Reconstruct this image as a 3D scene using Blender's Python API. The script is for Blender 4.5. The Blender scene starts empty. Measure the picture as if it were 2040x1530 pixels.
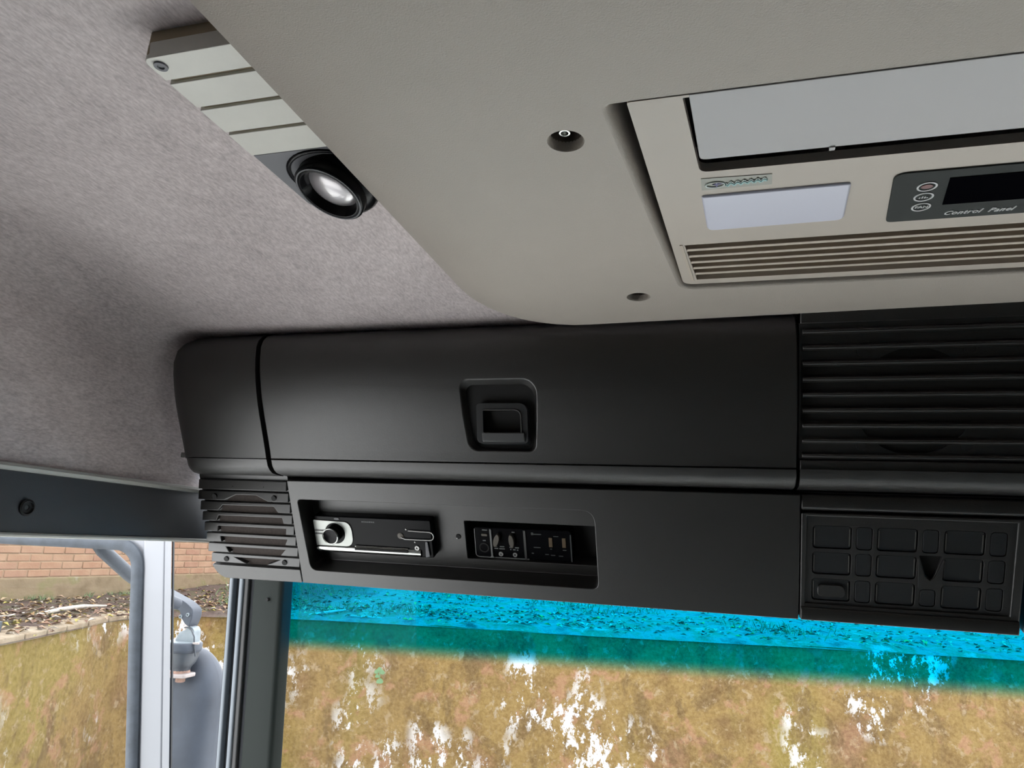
import bpy, bmesh, math, random
from mathutils import Vector, Matrix
from mathutils.geometry import tessellate_polygon

S = bpy.context.scene
COL = S.collection
EZ = 2.55                      # eye height above the yard; all coordinates below are relative to the eye
R = math.radians
rnd = random.Random(7)

# ------------------------------------------------------------------ camera
cd = bpy.data.cameras.new('camera')
cam = bpy.data.objects.new('camera', cd)
COL.objects.link(cam)
cd.sensor_fit = 'HORIZONTAL'; cd.sensor_width = 36.0; cd.lens = 1379.85 / 2040 * 36
cd.clip_start = 0.02; cd.clip_end = 300
rot = Matrix(((0.96128742, 0.01396061, 0.27519374), (0.2708124, -0.23222163, -0.9342022), (0.05086391, 0.9725627, -0.22701244)))
cam.matrix_world = Matrix.Translation((0, 0, EZ)) @ rot.to_4x4()
S.camera = cam

# ------------------------------------------------------------------ world, exposure
w = bpy.data.worlds.new('overcast_sky'); S.world = w
w.use_nodes = True
bg = w.node_tree.nodes['Background']
bg.inputs[0].default_value = (0.93, 0.96, 1.0, 1); bg.inputs[1].default_value = 6.6
S.view_settings.view_transform = 'Standard'
S.view_settings.look = 'None'
S.view_settings.gamma = 1.0
S.view_settings.use_curve_mapping = False
S.view_settings.exposure = 0.1

# ------------------------------------------------------------------ materials
def lin(r, g, b):
    f = lambda c: (c / 255 / 12.92) if c / 255 <= 0.04045 else ((c / 255 + 0.055) / 1.055) ** 2.4
    return (f(r), f(g), f(b))

EXT = 0.26
def le(r, g, b): return tuple(c * EXT for c in lin(r, g, b))

class NT:
    def __init__(s, name):
        s.m = bpy.data.materials.new(name); s.m.use_nodes = True
        s.t = s.m.node_tree; s.n = s.t.nodes; s.b = s.n['Principled BSDF']; s.out = s.n['Material Output']
        s.tc = None
    def add(s, typ, **kw):
        n = s.n.new(typ)
        for k, v in kw.items():
            setattr(n, k, v)
        return n
    def link(s, a, b): s.t.links.new(a, b)
    def coord(s, scale=(1, 1, 1), src='Position'):
        if src == 'Position':
            g = s.add('ShaderNodeNewGeometry'); o = g.outputs['Position']
        else:
            g = s.add('ShaderNodeTexCoord'); o = g.outputs[src]
        mp = s.add('ShaderNodeMapping'); mp.inputs['Scale'].default_value = scale
        s.link(o, mp.inputs['Vector'])
        return mp.outputs['Vector']
    def noise(s, scale, detail=4, rough=0.55, vec=None, dist=0.0):
        n = s.add('ShaderNodeTexNoise'); n.inputs['Scale'].default_value = scale
        n.inputs['Detail'].default_value = detail; n.inputs['Roughness'].default_value = rough
        n.inputs['Distortion'].default_value = dist
        if vec: s.link(vec, n.inputs['Vector'])
        return n.outputs['Fac']
    def ramp(s, fac, stops):
        r = s.add('ShaderNodeValToRGB'); el = r.color_ramp.elements
        while len(el) < len(stops): el.new(0.5)
        for e, (p, c) in zip(el, stops):
            e.position = p; e.color = (*c, 1) if len(c) == 3 else c
        s.link(fac, r.inputs['Fac'])
        return r.outputs['Color']
    def mix(s, fac, a, b, blend='MIX'):
        m = s.add('ShaderNodeMix', data_type='RGBA', blend_type=blend)
        for sock, v in ((m.inputs[0], fac), (m.inputs[6], a), (m.inputs[7], b)):
            if isinstance(v, (int, float)): sock.default_value = v
            elif isinstance(v, tuple): sock.default_value = (*v, 1)
            else: s.link(v, sock)
        return m.outputs[2]
    def bump(s, h, strength, dist=0.002):
        b = s.add('ShaderNodeBump'); b.inputs['Strength'].default_value = strength; b.inputs['Distance'].default_value = dist
        s.link(h, b.inputs['Height']); s.link(b.outputs['Normal'], s.b.inputs['Normal'])

def plain(name, col, rough=0.5, metal=0.0, var=0.0, vscale=8.0, grain=0.0, gscale=900.0, spec=0.5, coat=0.0):
    t = NT(name)
    t.b.inputs['Base Color'].default_value = (*col, 1)
    t.b.inputs['Roughness'].default_value = rough
    t.b.inputs['Metallic'].default_value = metal
    t.b.inputs['Specular IOR Level'].default_value = spec
    t.b.inputs['Coat Weight'].default_value = coat
    v = t.coord()
    if var > 0:
        n = t.noise(vscale, 5, 0.6, v)
        lo = tuple(c * (1 - var) for c in col); hi = tuple(min(1, c * (1 + var)) for c in col)
        t.link(t.ramp(n, [(0.3, lo), (0.7, hi)]), t.b.inputs['Base Color'])
    if grain > 0:
        t.bump(t.noise(gscale, 2, 0.5, v), grain, 0.0006)
    return t.m

M = {}
def fabric(name, c0, c1):
    t = NT(name); v = t.coord()
    big = t.noise(5.0, 6, 0.62, v)
    fine = t.noise(420, 3, 0.6, t.coord((1, 0.35, 1)))
    nap = t.noise(60, 5, 0.7, t.coord((1, 0.5, 1)), dist=1.2)
    base = t.ramp(big, [(0.3, c0), (0.7, c1)])
    base = t.mix(0.32, base, t.ramp(nap, [(0.35, tuple(c * .62 for c in c0)), (0.65, c1)]))
    base = t.mix(0.22, base, t.ramp(fine, [(0.35, (0.05, 0.045, 0.045)), (0.65, (0.75, 0.71, 0.7))]))
    t.link(base, t.b.inputs['Base Color'])
    t.b.inputs['Roughness'].default_value = 1.0; t.b.inputs['Specular IOR Level'].default_value = 0.1
    t.b.inputs['Sheen Weight'].default_value = 0.15
    t.bump(fine, 0.5, 0.001)
    return t.m
M['fabric'] = fabric('brushed_headliner_fabric', lin(182, 171, 170), lin(214, 203, 202))
M['backfabric'] = plain('grey_cab_lining', (0.10, 0.095, 0.09), 0.95, var=0.1)
M['black'] = plain('black_grained_plastic', (0.0142, 0.0132, 0.0118), 0.40, grain=0.3, gscale=1400, var=0.08, vscale=20, spec=0.95)
M['black2'] = plain('dark_key_plastic', (0.012, 0.0135, 0.015), 0.4, grain=0.2, gscale=1800, spec=0.8)
M['dash'] = plain('pale_bounce_dashboard', (0.42, 0.42, 0.40), 0.6)  # pale so the unseen dashboard bounces daylight onto the headliner
M['keyridge'] = plain('lit_key_edge', (0.075, 0.073, 0.066), 0.5)  # light on the key pocket edges, put into a paler colour
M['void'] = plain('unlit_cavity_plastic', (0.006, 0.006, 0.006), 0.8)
M['cloth'] = plain('brown_speaker_cloth', (0.040, 0.031, 0.027), 0.95, grain=0.6, gscale=1500, var=0.2, vscale=300)
M['header'] = plain('slate_header_plastic', (0.030, 0.033, 0.038), 0.55, grain=0.3, gscale=1200)
M['piping'] = plain('pale_grey_piping', (0.36, 0.36, 0.33), 0.6)
M['housing'] = plain('beige_moulded_plastic', lin(151, 143, 134), 0.55, grain=0.5, gscale=1100, var=0.05, vscale=4)
M['well'] = plain('brown_shaded_well', (0.10, 0.085, 0.07), 0.7)  # shade inside the screw holes, put into a brown colour
M['bezel'] = plain('warm_beige_plastic', lin(163, 154, 143), 0.45, var=0.03, vscale=6)
M['flap'] = plain('cool_grey_white_plastic', lin(156, 154, 154), 0.45)
M['ventslat'] = plain('beige_louvre_plastic', lin(168, 157, 143), 0.5)
M['ventback'] = plain('tan_duct_plastic', (0.27, 0.225, 0.185), 0.7)
M['lens'] = plain('frosted_light_cover', (0.50, 0.51, 0.60), 0.3, spec=0.5)
M['ctrl'] = plain('slate_control_film', (0.040, 0.044, 0.043), 0.6, spec=0.05)
M['display'] = plain('black_display_glass', (0.002, 0.002, 0.003), 0.35, spec=0.0)
M['print'] = plain('pale_grey_print', (0.50, 0.51, 0.51), 0.6, spec=0.2)
M['dimprint'] = plain('dim_grey_print', (0.17, 0.175, 0.175), 0.5)
M['faintprint'] = plain('faint_grey_print', (0.06, 0.065, 0.065), 0.5)
M['redprint'] = plain('dull_red_print', (0.12, 0.035, 0.037), 0.5)
M['badge'] = plain('silver_green_sticker', (0.24, 0.245, 0.205), 0.35)
M['teal'] = plain('teal_print', (0.20, 0.36, 0.36), 0.4)
M['silver'] = plain('silver_print', (0.46, 0.52, 0.50), 0.35)
M['navy'] = plain('navy_print', (0.035, 0.03, 0.13), 0.4)
M['lamp'] = plain('ivory_lamp_plastic', lin(196, 194, 186), 0.38, var=0.04, vscale=30)
M['lampgrey'] = plain('mid_grey_lamp_plastic', (0.13, 0.13, 0.14), 0.5)
M['lampgroove'] = plain('tan_groove_and_shade', lin(150, 136, 112), 0.6)  # groove tan; on the lamp's rear face it paints the shadow
M['gloss'] = plain('glossy_black_plastic', (0.004, 0.004, 0.005), 0.22, spec=0.10)
M['chrome'] = plain('bright_chrome', (0.42, 0.43, 0.41), 0.2, metal=1.0)
M['satin'] = plain('satin_silver', (0.36, 0.375, 0.355), 0.35, metal=0.6)
M['steel'] = plain('dull_steel', (0.38, 0.38, 0.37), 0.4, metal=0.8)
M['amber'] = plain('dim_amber_plastic', (0.11, 0.072, 0.035), 0.5)
M['greykey'] = plain('taupe_toggle_plastic', (0.09, 0.078, 0.062), 0.5)
M['white'] = plain('white_vehicle_paint', (0.20, 0.208, 0.225), 0.28, coat=0.3)
M['rubber'] = plain('weathered_grey_rubber', (0.045, 0.054, 0.066), 0.7, var=0.25, vscale=40)
M['darkrubber'] = plain('dark_door_rubber', (0.016, 0.018, 0.021), 0.7, spec=0.3)
M['palerubber'] = plain('pale_seal_rubber', (0.15, 0.17, 0.19), 0.6)
M['greyrubber'] = plain('mid_grey_seal_rubber', (0.06, 0.06, 0.06), 0.7)
M['pillar'] = plain('green_grey_pillar_plastic', (0.016, 0.0200, 0.0180), 0.6, grain=0.3, spec=0.12)
M['mirror'] = plain('blue_grey_mirror_plastic', (0.030, 0.036, 0.048), 0.6, spec=0.35, var=0.18, vscale=14)
M['mirrorlight'] = plain('pale_weathered_bracket', (0.14, 0.165, 0.18), 0.55, var=0.15, vscale=60)
M['mirrordark'] = plain('dark_mirror_bowl_plastic', (0.027, 0.032, 0.04), 0.5)
M['rust'] = plain('rusty_brown_metal', (0.20, 0.12, 0.09), 0.8, var=0.3, vscale=80)
M['paleplate'] = plain('pale_pinkish_metal', (0.22, 0.19, 0.18), 0.6)
M['stick'] = plain('bleached_wood', (0.25, 0.22, 0.19), 0.9, var=0.25, vscale=30)
M['leafgreen'] = plain('fresh_green_leaf', (0.07, 0.13, 0.06), 0.6)
M['yard'] = plain('grey_yard_concrete', (0.70, 0.69, 0.66), 0.9, var=0.15, vscale=2)
M['grass'] = plain('grass_green', (0.065, 0.09, 0.035), 0.8, var=0.3, vscale=6)

def reflector():
    t = NT('lamp_reflector_glass')
    t.b.inputs['Base Color'].default_value = (0.42, 0.40, 0.41, 1); t.b.inputs['Roughness'].default_value = 0.3
    t.b.inputs['Metallic'].default_value = 0.55; t.b.inputs['Coat Weight'].default_value = 0.8
    return t.m
M['reflector'] = reflector()

def glass(name, tint=None):
    t = NT(name)
    tr = t.add('ShaderNodeBsdfTransparent'); gl = t.add('ShaderNodeBsdfGlossy'); gl.inputs['Roughness'].default_value = 0.02
    fr = t.add('ShaderNodeFresnel'); fr.inputs['IOR'].default_value = 1.09
    mx = t.add('ShaderNodeMixShader')
    if tint:
        g = t.add('ShaderNodeNewGeometry'); sp = t.add('ShaderNodeSeparateXYZ'); t.link(g.outputs['Position'], sp.inputs[0])
        m1 = t.add('ShaderNodeMath', operation='MULTIPLY_ADD'); t.link(sp.outputs['X'], m1.inputs[0])
        m1.inputs[1].default_value = -0.029; m1.inputs[2].default_value = 0.1627 - EZ       # height of the band's lower edge
        ad = t.add('ShaderNodeMath', operation='ADD'); t.link(sp.outputs['Z'], ad.inputs[0]); t.link(m1.outputs[0], ad.inputs[1])
        mr = t.add('ShaderNodeMapRange', interpolation_type='SMOOTHSTEP'); t.link(ad.outputs[0], mr.inputs[0])
        mr.inputs[1].default_value = -0.010; mr.inputs[2].default_value = 0.018
        c = t.mix(mr.outputs[0], (0.985, 0.995, 0.985), tint)
        t.link(c, tr.inputs['Color'])
    else:
        tr.inputs['Color'].default_value = (0.985, 0.995, 0.99, 1)
    t.link(fr.outputs[0], mx.inputs[0]); t.link(tr.outputs[0], mx.inputs[1]); t.link(gl.outputs[0], mx.inputs[2])
    t.link(mx.outputs[0], t.out.inputs['Surface'])
    return t.m
M['windscreen'] = glass('tinted_windscreen_glass', (0.03, 0.73, 1.0))
M['glass'] = glass('clear_door_glass')

def mossy():
    t = NT('mossy_stained_render')
    v = t.coord(); vs = t.coord((1, 1, 0.62)); vl = t.coord((1, 1, 0.35))
    n1 = t.noise(1.3, 6, 0.6, v, 0.5); n2 = t.noise(2.9, 7, 0.65, vs, 0.5); n3 = t.noise(4.2, 5, 0.6, v, 0.3)
    n4 = t.noise(6.5, 10, 0.78, vs, 0.1); n5 = t.noise(0.75, 4, 0.5, vl, 0.3); n6 = t.noise(30, 5, 0.7, v); n7 = t.noise(0.95, 3, 0.5, t.coord((1, 1, 0.8)), 0.2)
    n8 = t.noise(10, 8, 0.7, v, 0.4)
    base = t.ramp(n1, [(0.30, le(134, 98, 58)), (0.46, le(178, 144, 84)), (0.58, le(150, 116, 66)), (0.70, le(170, 124, 96))])
    base = t.mix(t.ramp(n5, [(0.50, (0, 0, 0)), (0.60, (.62, .62, .62))]), base, le(162, 148, 62))
    base = t.mix(t.ramp(n3, [(0.56, (0, 0, 0)), (0.64, (.75, .75, .75))]), base, le(208, 152, 124))
    base = t.mix(t.ramp(n2, [(0.53, (0, 0, 0)), (0.62, (.7, .7, .7))]), base, le(112, 82, 52))
    base = t.mix(t.ramp(n8, [(0.56, (0, 0, 0)), (0.64, (.7, .7, .7))]), base, le(216, 190, 158))
    base = t.mix(0.30, base, t.ramp(n6, [(0.3, le(84, 58, 26)), (0.7, le(220, 194, 142))]))
    m = t.add('ShaderNodeMath', operation='MULTIPLY'); t.link(t.ramp(n4, [(0.530, (0, 0, 0)), (0.555, (1, 1, 1))]), m.inputs[0])
    t.link(t.ramp(n7, [(0.515, (0, 0, 0)), (0.60, (1, 1, 1))]), m.inputs[1])
    base = t.mix(m.outputs[0], base, lin(150, 149, 150))
    t.link(base, t.b.inputs['Base Color'])
    t.b.inputs['Roughness'].default_value = 0.95; t.b.inputs['Specular IOR Level'].default_value = 0.15
    t.bump(n6, 0.5, 0.02)
    return t.m
M['mossy'] = mossy()

def two(name, scale, stops, bump=0.5, bd=0.01, src='Position'):
    t = NT(name); v = t.coord(src=src)
    t.link(t.ramp(t.noise(scale, 6, 0.65, v), stops), t.b.inputs['Base Color'])
    t.b.inputs['Roughness'].default_value = 0.95; t.b.inputs['Specular IOR Level'].default_value = 0.15
    t.bump(t.noise(scale * 6, 4, 0.6, v), bump, bd)
    return t.m
def soilm():
    t = NT('leafy_brown_soil'); v = t.coord()
    n = t.noise(5, 6, 0.65, v); n2 = t.noise(2.2, 7, 0.7, v)
    a = t.ramp(n, [(0.3, le(100, 80, 74)), (0.48, le(134, 112, 102)), (0.62, le(114, 110, 76)), (0.75, le(166, 146, 128))])
    b = t.ramp(n2, [(0.34, le(120, 128, 118)), (0.47, le(196, 196, 186)), (0.56, le(150, 172, 130)), (0.66, le(236, 232, 222))])   # paler gravelly ground straight ahead
    g = t.add('ShaderNodeNewGeometry'); sp = t.add('ShaderNodeSeparateXYZ'); t.link(g.outputs['Position'], sp.inputs[0])
    mr = t.add('ShaderNodeMapRange', interpolation_type='SMOOTHSTEP'); t.link(sp.outputs['X'], mr.inputs[0]); mr.inputs[1].default_value = -5.0; mr.inputs[2].default_value = -3.9
    t.link(t.mix(mr.outputs[0], a, b), t.b.inputs['Base Color'])
    t.b.inputs['Roughness'].default_value = 0.95; t.b.inputs['Specular IOR Level'].default_value = 0.15
    t.bump(t.noise(30, 4, 0.6, v), 1.0, 0.03)
    return t.m
M['soil'] = soilm()
M['coping'] = two('pale_worn_coping', 6, [(0.3, le(176, 152, 126)), (0.7, le(222, 204, 180))])
M['plinth'] = two('dirty_grey_plinth_render', 4, [(0.3, le(150, 128, 98)), (0.5, le(186, 162, 132)), (0.62, le(168, 156, 112)), (0.74, le(226, 212, 200))])
M['mortar'] = two('pale_mortar', 8, [(0.3, le(196, 164, 132)), (0.7, le(220, 190, 160))])
def brickm():
    t = NT('pink_weathered_brick')
    oi = t.add('ShaderNodeObjectInfo')
    c = t.ramp(oi.outputs['Random'], [(0.0, le(206, 152, 118)), (0.5, le(218, 172, 138)), (1.0, le(198, 142, 116))])
    n = t.noise(9, 5, 0.6, t.coord())
    c = t.mix(0.35, c, t.ramp(n, [(0.35, le(176, 128, 98)), (0.7, le(232, 194, 158))]))
    t.link(c, t.b.inputs['Base Color']); t.b.inputs['Roughness'].default_value = 0.95
    t.bump(t.noise(60, 4, 0.6, t.coord()), 0.4, 0.006)
    return t.m
M['brick'] = brickm()
def leafm():
    t = NT('fallen_leaf_mix')
    a = t.add('ShaderNodeVertexColor'); a.layer_name = 'leafcol'
    t.link(a.outputs['Color'], t.b.inputs['Base Color']); t.b.inputs['Roughness'].default_value = 0.9
    return t.m
M['leaves'] = leafm()

# ------------------------------------------------------------------ mesh builder
class MB:
    def __init__(s): s.v = []; s.f = []; s.m = []
    def face(s, idx, mi=0): s.f.append(tuple(idx)); s.m.append(mi)
    def addv(s, pts):
        b = len(s.v); s.v += [Vector(p) for p in pts]; return b
    def box(s, x0, x1, y0, y1, z0, z1, mi=0):
        b = s.addv([(x0, y0, z0), (x1, y0, z0), (x1, y1, z0), (x0, y1, z0), (x0, y0, z1), (x1, y0, z1), (x1, y1, z1), (x0, y1, z1)])
        for q in ((0, 3, 2, 1), (4, 5, 6, 7), (0, 1, 5, 4), (1, 2, 6, 5), (2, 3, 7, 6), (3, 0, 4, 7)): s.face([b + i for i in q], mi)
        return s
    @staticmethod
    def place(axis, a, b, c):
        return {'x': (c, a, b), 'y': (a, c, b), 'z': (a, b, c)}[axis]
    def prism(s, poly, axis, c0, c1, holes=(), caps=True, mi=0):
        """polygon (a, b) extruded along axis; x: (a, b) = (y, z), y: (x, z), z: (x, y)"""
        loops = [list(poly)] + [list(h) for h in holes]
        flat = [p for l in loops for p in l]
        n = len(flat)
        b = s.addv([s.place(axis, p[0], p[1], c0) for p in flat] + [s.place(axis, p[0], p[1], c1) for p in flat])
        if caps:
            if holes:
                tris = tessellate_polygon([[Vector((p[0], p[1], 0)) for p in l] for l in loops])
                for t in tris:
                    s.face([b + i for i in t], mi); s.face([b + n + i for i in reversed(t)], mi)
            else:
                s.face([b + i for i in range(n)], mi); s.face([b + n + i for i in reversed(range(n))], mi)
        o = 0
        for l in loops:
            k = len(l)
            for i in range(k):
                j = (i + 1) % k
                s.face([b + o + i, b + o + j, b + n + o + j, b + n + o + i], mi)
            o += k
        return s
    def rings(s, rings, cap0=False, cap1=False, closed=True, mi=0):
        k = len(rings[0]); b = s.addv([p for r in rings for p in r])
        for a in range(len(rings) - 1):
            for i in range(k if closed else k - 1):
                j = (i + 1) % k
                s.face([b + a * k + i, b + a * k + j, b + (a + 1) * k + j, b + (a + 1) * k + i], mi)
        if cap0: s.face([b + i for i in reversed(range(k))], mi)
        if cap1: s.face([b + (len(rings) - 1) * k + i for i in range(k)], mi)
        return s
    def lathe(s, base, axis, prof, seg=32, cap0=True, cap1=True, mi=0):
        ax = Vector(axis).normalized(); u = ax.orthogonal().normalized(); w_ = ax.cross(u); base = Vector(base)
        rs = [[base + ax * h + (u * math.cos(2 * math.pi * i / seg) + w_ * math.sin(2 * math.pi * i / seg)) * r for i in range(seg)] for r, h in prof]
        return s.rings(rs, cap0, cap1, mi=mi)
    def tube(s, pts, r, seg=10, cap=True, mi=0):
        pts = [Vector(p) for p in pts]; rs = []
        up = None
        for i, p in enumerate(pts):
            d = (pts[min(i + 1, len(pts) - 1)] - pts[max(i - 1, 0)]).normalized()
            u = d.orthogonal().normalized() if up is None else (up - d * up.dot(d)).normalized()
            up = u; w_ = d.cross(u); rr = r[i] if isinstance(r, (list, tuple)) else r
            rs.append([p + (u * math.cos(2 * math.pi * k / seg) + w_ * math.sin(2 * math.pi * k / seg)) * rr for k in range(seg)])
        return s.rings(rs, cap, cap, mi=mi)
    def grid(s, fn, nu, nv, mi=0):
        b = s.addv([fn(i / nu, j / nv) for j in range(nv + 1) for i in range(nu + 1)])
        for j in range(nv):
            for i in range(nu):
                a = b + j * (nu + 1) + i
                s.face([a, a + 1, a + nu + 2, a + nu + 1], mi)
        return s
    def shift(s, fn):
        s.v = [Vector(fn(*p)) for p in s.v]; return s

def rr(x0, x1, y0, y1, r, n=5):
    """rounded rectangle, r one radius or four (x0y0, x1y0, x1y1, x0y1)"""
    if not isinstance(r, (tuple, list)): r = (r,) * 4
    out = []
    for (cx_, cy_, a0), q in zip(((x0, y0, 180), (x1, y0, 270), (x1, y1, 0), (x0, y1, 90)), r):
        ox = cx_ + (q if cx_ == x0 else -q); oy = cy_ + (q if cy_ == y0 else -q)
        if q <= 0: out.append((cx_, cy_)); continue
        for k in range(n + 1):
            a = R(a0 + 90 * k / n); out.append((ox + q * math.cos(a), oy + q * math.sin(a)))
    return out
def rquad(pts, r, n=5):
    """polygon with rounded corners"""
    out = []; k = len(pts)
    for i in range(k):
        p = Vector(pts[i]); a = (Vector(pts[i - 1]) - p); b = (Vector(pts[(i + 1) % k]) - p)
        q = r[i] if isinstance(r, (list, tuple)) else r
        p0 = p + a.normalized() * q; p1 = p + b.normalized() * q
        for j in range(n + 1):
            t = j / n; m = p0 * (1 - t) ** 2 + p * 2 * t * (1 - t) + p1 * t * t
            out.append((m.x, m.y))
    return out
def circ(x, y, r, n=28, ry=None):
    return [(x + r * math.cos(2 * math.pi * i / n), y + (ry or r) * math.sin(2 * math.pi * i / n)) for i in range(n)]

ORG = {}
def tag(o, label=None, cat=None, group=None, kind=None):
    for k, v in (('label', label), ('category', cat), ('group', group), ('kind', kind)):
        if v: o[k] = v
    return o
def thing(name, label, cat, loc, rx=0.0, rz=0.0, local=False, group=None, kind=None):
    """an Empty at the thing's base; its parts are given in its own frame when local, else in eye coordinates"""
    o = bpy.data.objects.new(name, None); COL.objects.link(o); o.empty_display_size = 0.05
    o.location = Vector(loc) + Vector((0, 0, EZ)); o.rotation_euler = (rx, 0, rz)
    tag(o, label, cat, group, kind)
    ORG[o.name] = Vector((0, 0, 0)) if local else Vector(loc)
    return o
def obj(name, mb, mat, parent=None, smooth=40, bevel=0.0, bseg=2, label=None, cuts=None, bang=35):
    me = bpy.data.meshes.new(name)
    lo = Vector([min(v[i] for v in mb.v) for i in range(3)]); hi = Vector([max(v[i] for v in mb.v) for i in range(3)])
    c = (lo + hi) / 2
    if parent is None: c = Vector((c.x, c.y, lo.z))
    me.from_pydata([v - c for v in mb.v], [], mb.f)
    mats = mat if isinstance(mat, (list, tuple)) else [mat]
    for m_ in mats: me.materials.append(M[m_] if isinstance(m_, str) else m_)
    if len(mats) > 1:
        for p, i in zip(me.polygons, mb.m): p.material_index = i
    bm = bmesh.new(); bm.from_mesh(me); bmesh.ops.recalc_face_normals(bm, faces=bm.faces); bm.to_mesh(me); bm.free()
    o = bpy.data.objects.new(name, me); COL.objects.link(o)
    if cuts:
        for cm in cuts:
            cme = bpy.data.meshes.new('cutter'); cme.from_pydata([v - c for v in cm.v], [], cm.f)
            bm = bmesh.new(); bm.from_mesh(cme); bmesh.ops.recalc_face_normals(bm, faces=bm.faces); bm.to_mesh(cme); bm.free()
            co = bpy.data.objects.new('cutter', cme); COL.objects.link(co)
            md = o.modifiers.new('cut', 'BOOLEAN'); md.operation = 'DIFFERENCE'; md.object = co; md.solver = 'EXACT'
            dg = bpy.context.evaluated_depsgraph_get(); dg.update()
            nm = bpy.data.meshes.new_from_object(o.evaluated_get(dg)); o.modifiers.clear()
            old = o.data; o.data = nm; nm.name = name; bpy.data.meshes.remove(old)
            bpy.data.objects.remove(co); bpy.data.meshes.remove(cme)
        me = o.data
    for p in me.polygons: p.use_smooth = True
    me.set_sharp_from_angle(angle=R(smooth))
    if bevel > 0:
        md = o.modifiers.new('bevel', 'BEVEL'); md.width = bevel; md.segments = bseg; md.limit_method = 'ANGLE'; md.angle_limit = R(bang)
    if parent is None:
        o.location = c + Vector((0, 0, EZ)); ORG[o.name] = c
    else:
        o.parent = parent; o.location = c - ORG[parent.name]; ORG[o.name] = c
    if label: o['label'] = label
    return o
def text(name, s, size, mat, parent, origin, xdir, ydir, shear=0.0, space=1.0, depth=0.0003, bold=0.0, fit=None):
    cu = bpy.data.curves.new(name, 'FONT'); cu.body = s; cu.size = size; cu.shear = shear; cu.space_character = space
    cu.extrude = depth; cu.offset = bold; cu.resolution_u = 2
    to = bpy.data.objects.new(name, cu); COL.objects.link(to)
    dg = bpy.context.evaluated_depsgraph_get(); dg.update()
    me = bpy.data.meshes.new_from_object(to.evaluated_get(dg))
    bpy.data.objects.remove(to)
    X = Vector(xdir).normalized(); Y = Vector(ydir).normalized(); Z = X.cross(Y)
    k_ = fit / (max(v.co.x for v in me.vertices)) if fit else 1.0
    mb = MB(); mb.v = [Vector(origin) + X * (v.co.x * k_) + Y * v.co.y + Z * v.co.z for v in me.vertices]
    mb.f = [tuple(p.vertices) for p in me.polygons]; mb.m = [0] * len(mb.f)
    bpy.data.meshes.remove(me)
    return obj(name, mb, mat, parent)
def copies(src, n_from, parent, offset):
    o = src.copy(); COL.objects.link(o); o.parent = parent; o.location = src.location + Vector(offset); return o

XC = 0.215                                     # centre line of the cab
mir = lambda x: 2 * XC - x

# ================================================================== the cab's structure
def ceil_z(y):
    if y < 0.45: return 0.312
    t = min(1, (y - 0.45) / 0.40); t = t * t * (3 - 2 * t)
    return 0.312 - 0.042 * t
XW = -0.762
def head(u, v):
    y = -1.25 + v * (1.02 + 1.25)
    zc = ceil_z(y); r = 0.065
    L0 = 0.058
    segs = [(0, 0.0), (0.22, 0.35), (0.6, 1.0)]
    if u < 0.30:                                # side, rising from the door header
        t = u / 0.30; z = L0 + t * (zc - r - L0)
        return (XW + 0.012 * math.sin(t * math.pi) * -1 * 0.3, y, z)
    if u < 0.60:
        a = (u - 0.30) / 0.30 * math.pi / 2
        return (XW + r * (1 - math.cos(a)), y, zc - r + r * math.sin(a))
    t = (u - 0.60) / 0.40
    return (XW + r + t * (mir(XW) - XW - r), y, zc)
ce = obj('ceiling', MB().grid(head, 40, 44), 'fabric', smooth=80)
tag(ce, 'mauve grey fabric headliner curving down the side of the cab', kind='structure')

wl = obj('wall_left', MB().prism([(XW - 0.03, -0.016), (XW + 0.004, -0.016), (XW + 0.001, 0.056), (XW - 0.03, 0.062)], 'y', -1.25, 1.05), 'header', bevel=0.003)
tag(wl, 'dark slate plastic header panel above the door opening', kind='structure')
sc = MB().lathe((XW + 0.0015, 0.627, 0.0143), (1, 0, 0), [(0.0095, 0), (0.0095, 0.003), (0.0075, 0.004), (0.006, 0.002), (0.003, 0.002), (0.002, 0.0005), (0.0001, 0.0005)], 24)
obj('screw', sc, 'void', wl, label='round black cross-head screw')
def arcline(z0): return [(XW + 0.004, -1.25 + i * 0.115, z0) for i in range(21)]
tp = obj('trim_1', MB().tube(arcline(0.0585), 0.0045, 8), 'piping')
tag(tp, 'pale grey piping along the lower edge of the headliner', kind='structure')
tp = obj('trim_2', MB().tube(arcline(-0.0165), 0.0028, 8), 'piping')
tag(tp, 'thin pale edge strip under the dark door header', kind='structure')

# rear lining and the far side of the cab, unseen; far side windowless to block daylight
wb = obj('wall_back', MB().box(XW - 0.03, mir(XW) + 0.03, -1.28, -1.25, -1.9, 0.33), 'backfabric'); tag(wb, 'grey lining of the cab rear wall', kind='structure')
wr = obj('wall_right', MB().prism([(-1.25, -1.9), (1.05, -1.9), (1.05, 0.32), (-1.25, 0.32)], 'x', mir(XW), mir(XW) + 0.03), 'backfabric'); tag(wr, 'unseen grey far side of the cab, closed without a window to block daylight', kind='structure')

bp_ = obj('wall_side', MB().box(XW - 0.03, XW + 0.004, -1.25, 0.33, -1.9, -0.02), 'backfabric'); tag(bp_, 'unseen grey side wall added behind the door opening to block daylight', kind='structure')  # unseen, added to cut daylight and reflections from behind the door
fl_ = obj('floor', MB().box(XW - 0.03, mir(XW) + 0.03, -1.28, 1.05, -1.62, -1.55), 'backfabric'); tag(fl_, 'unseen dark cab floor added to block light from the yard', kind='structure')  # unseen, added dark to stop yard light rising into the cab
ds = obj('trim_4', MB().prism([(1.16, -0.72), (0.80, -0.74), (0.70, -0.80), (0.68, -1.10), (1.10, -1.54), (1.17, -1.54)], 'x', XW, mir(XW)), 'dash'); tag(ds, 'unseen pale dashboard added below the windscreen to bounce daylight up', kind='structure')  # unseen, added as a pale surface that bounces daylight upward

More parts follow.
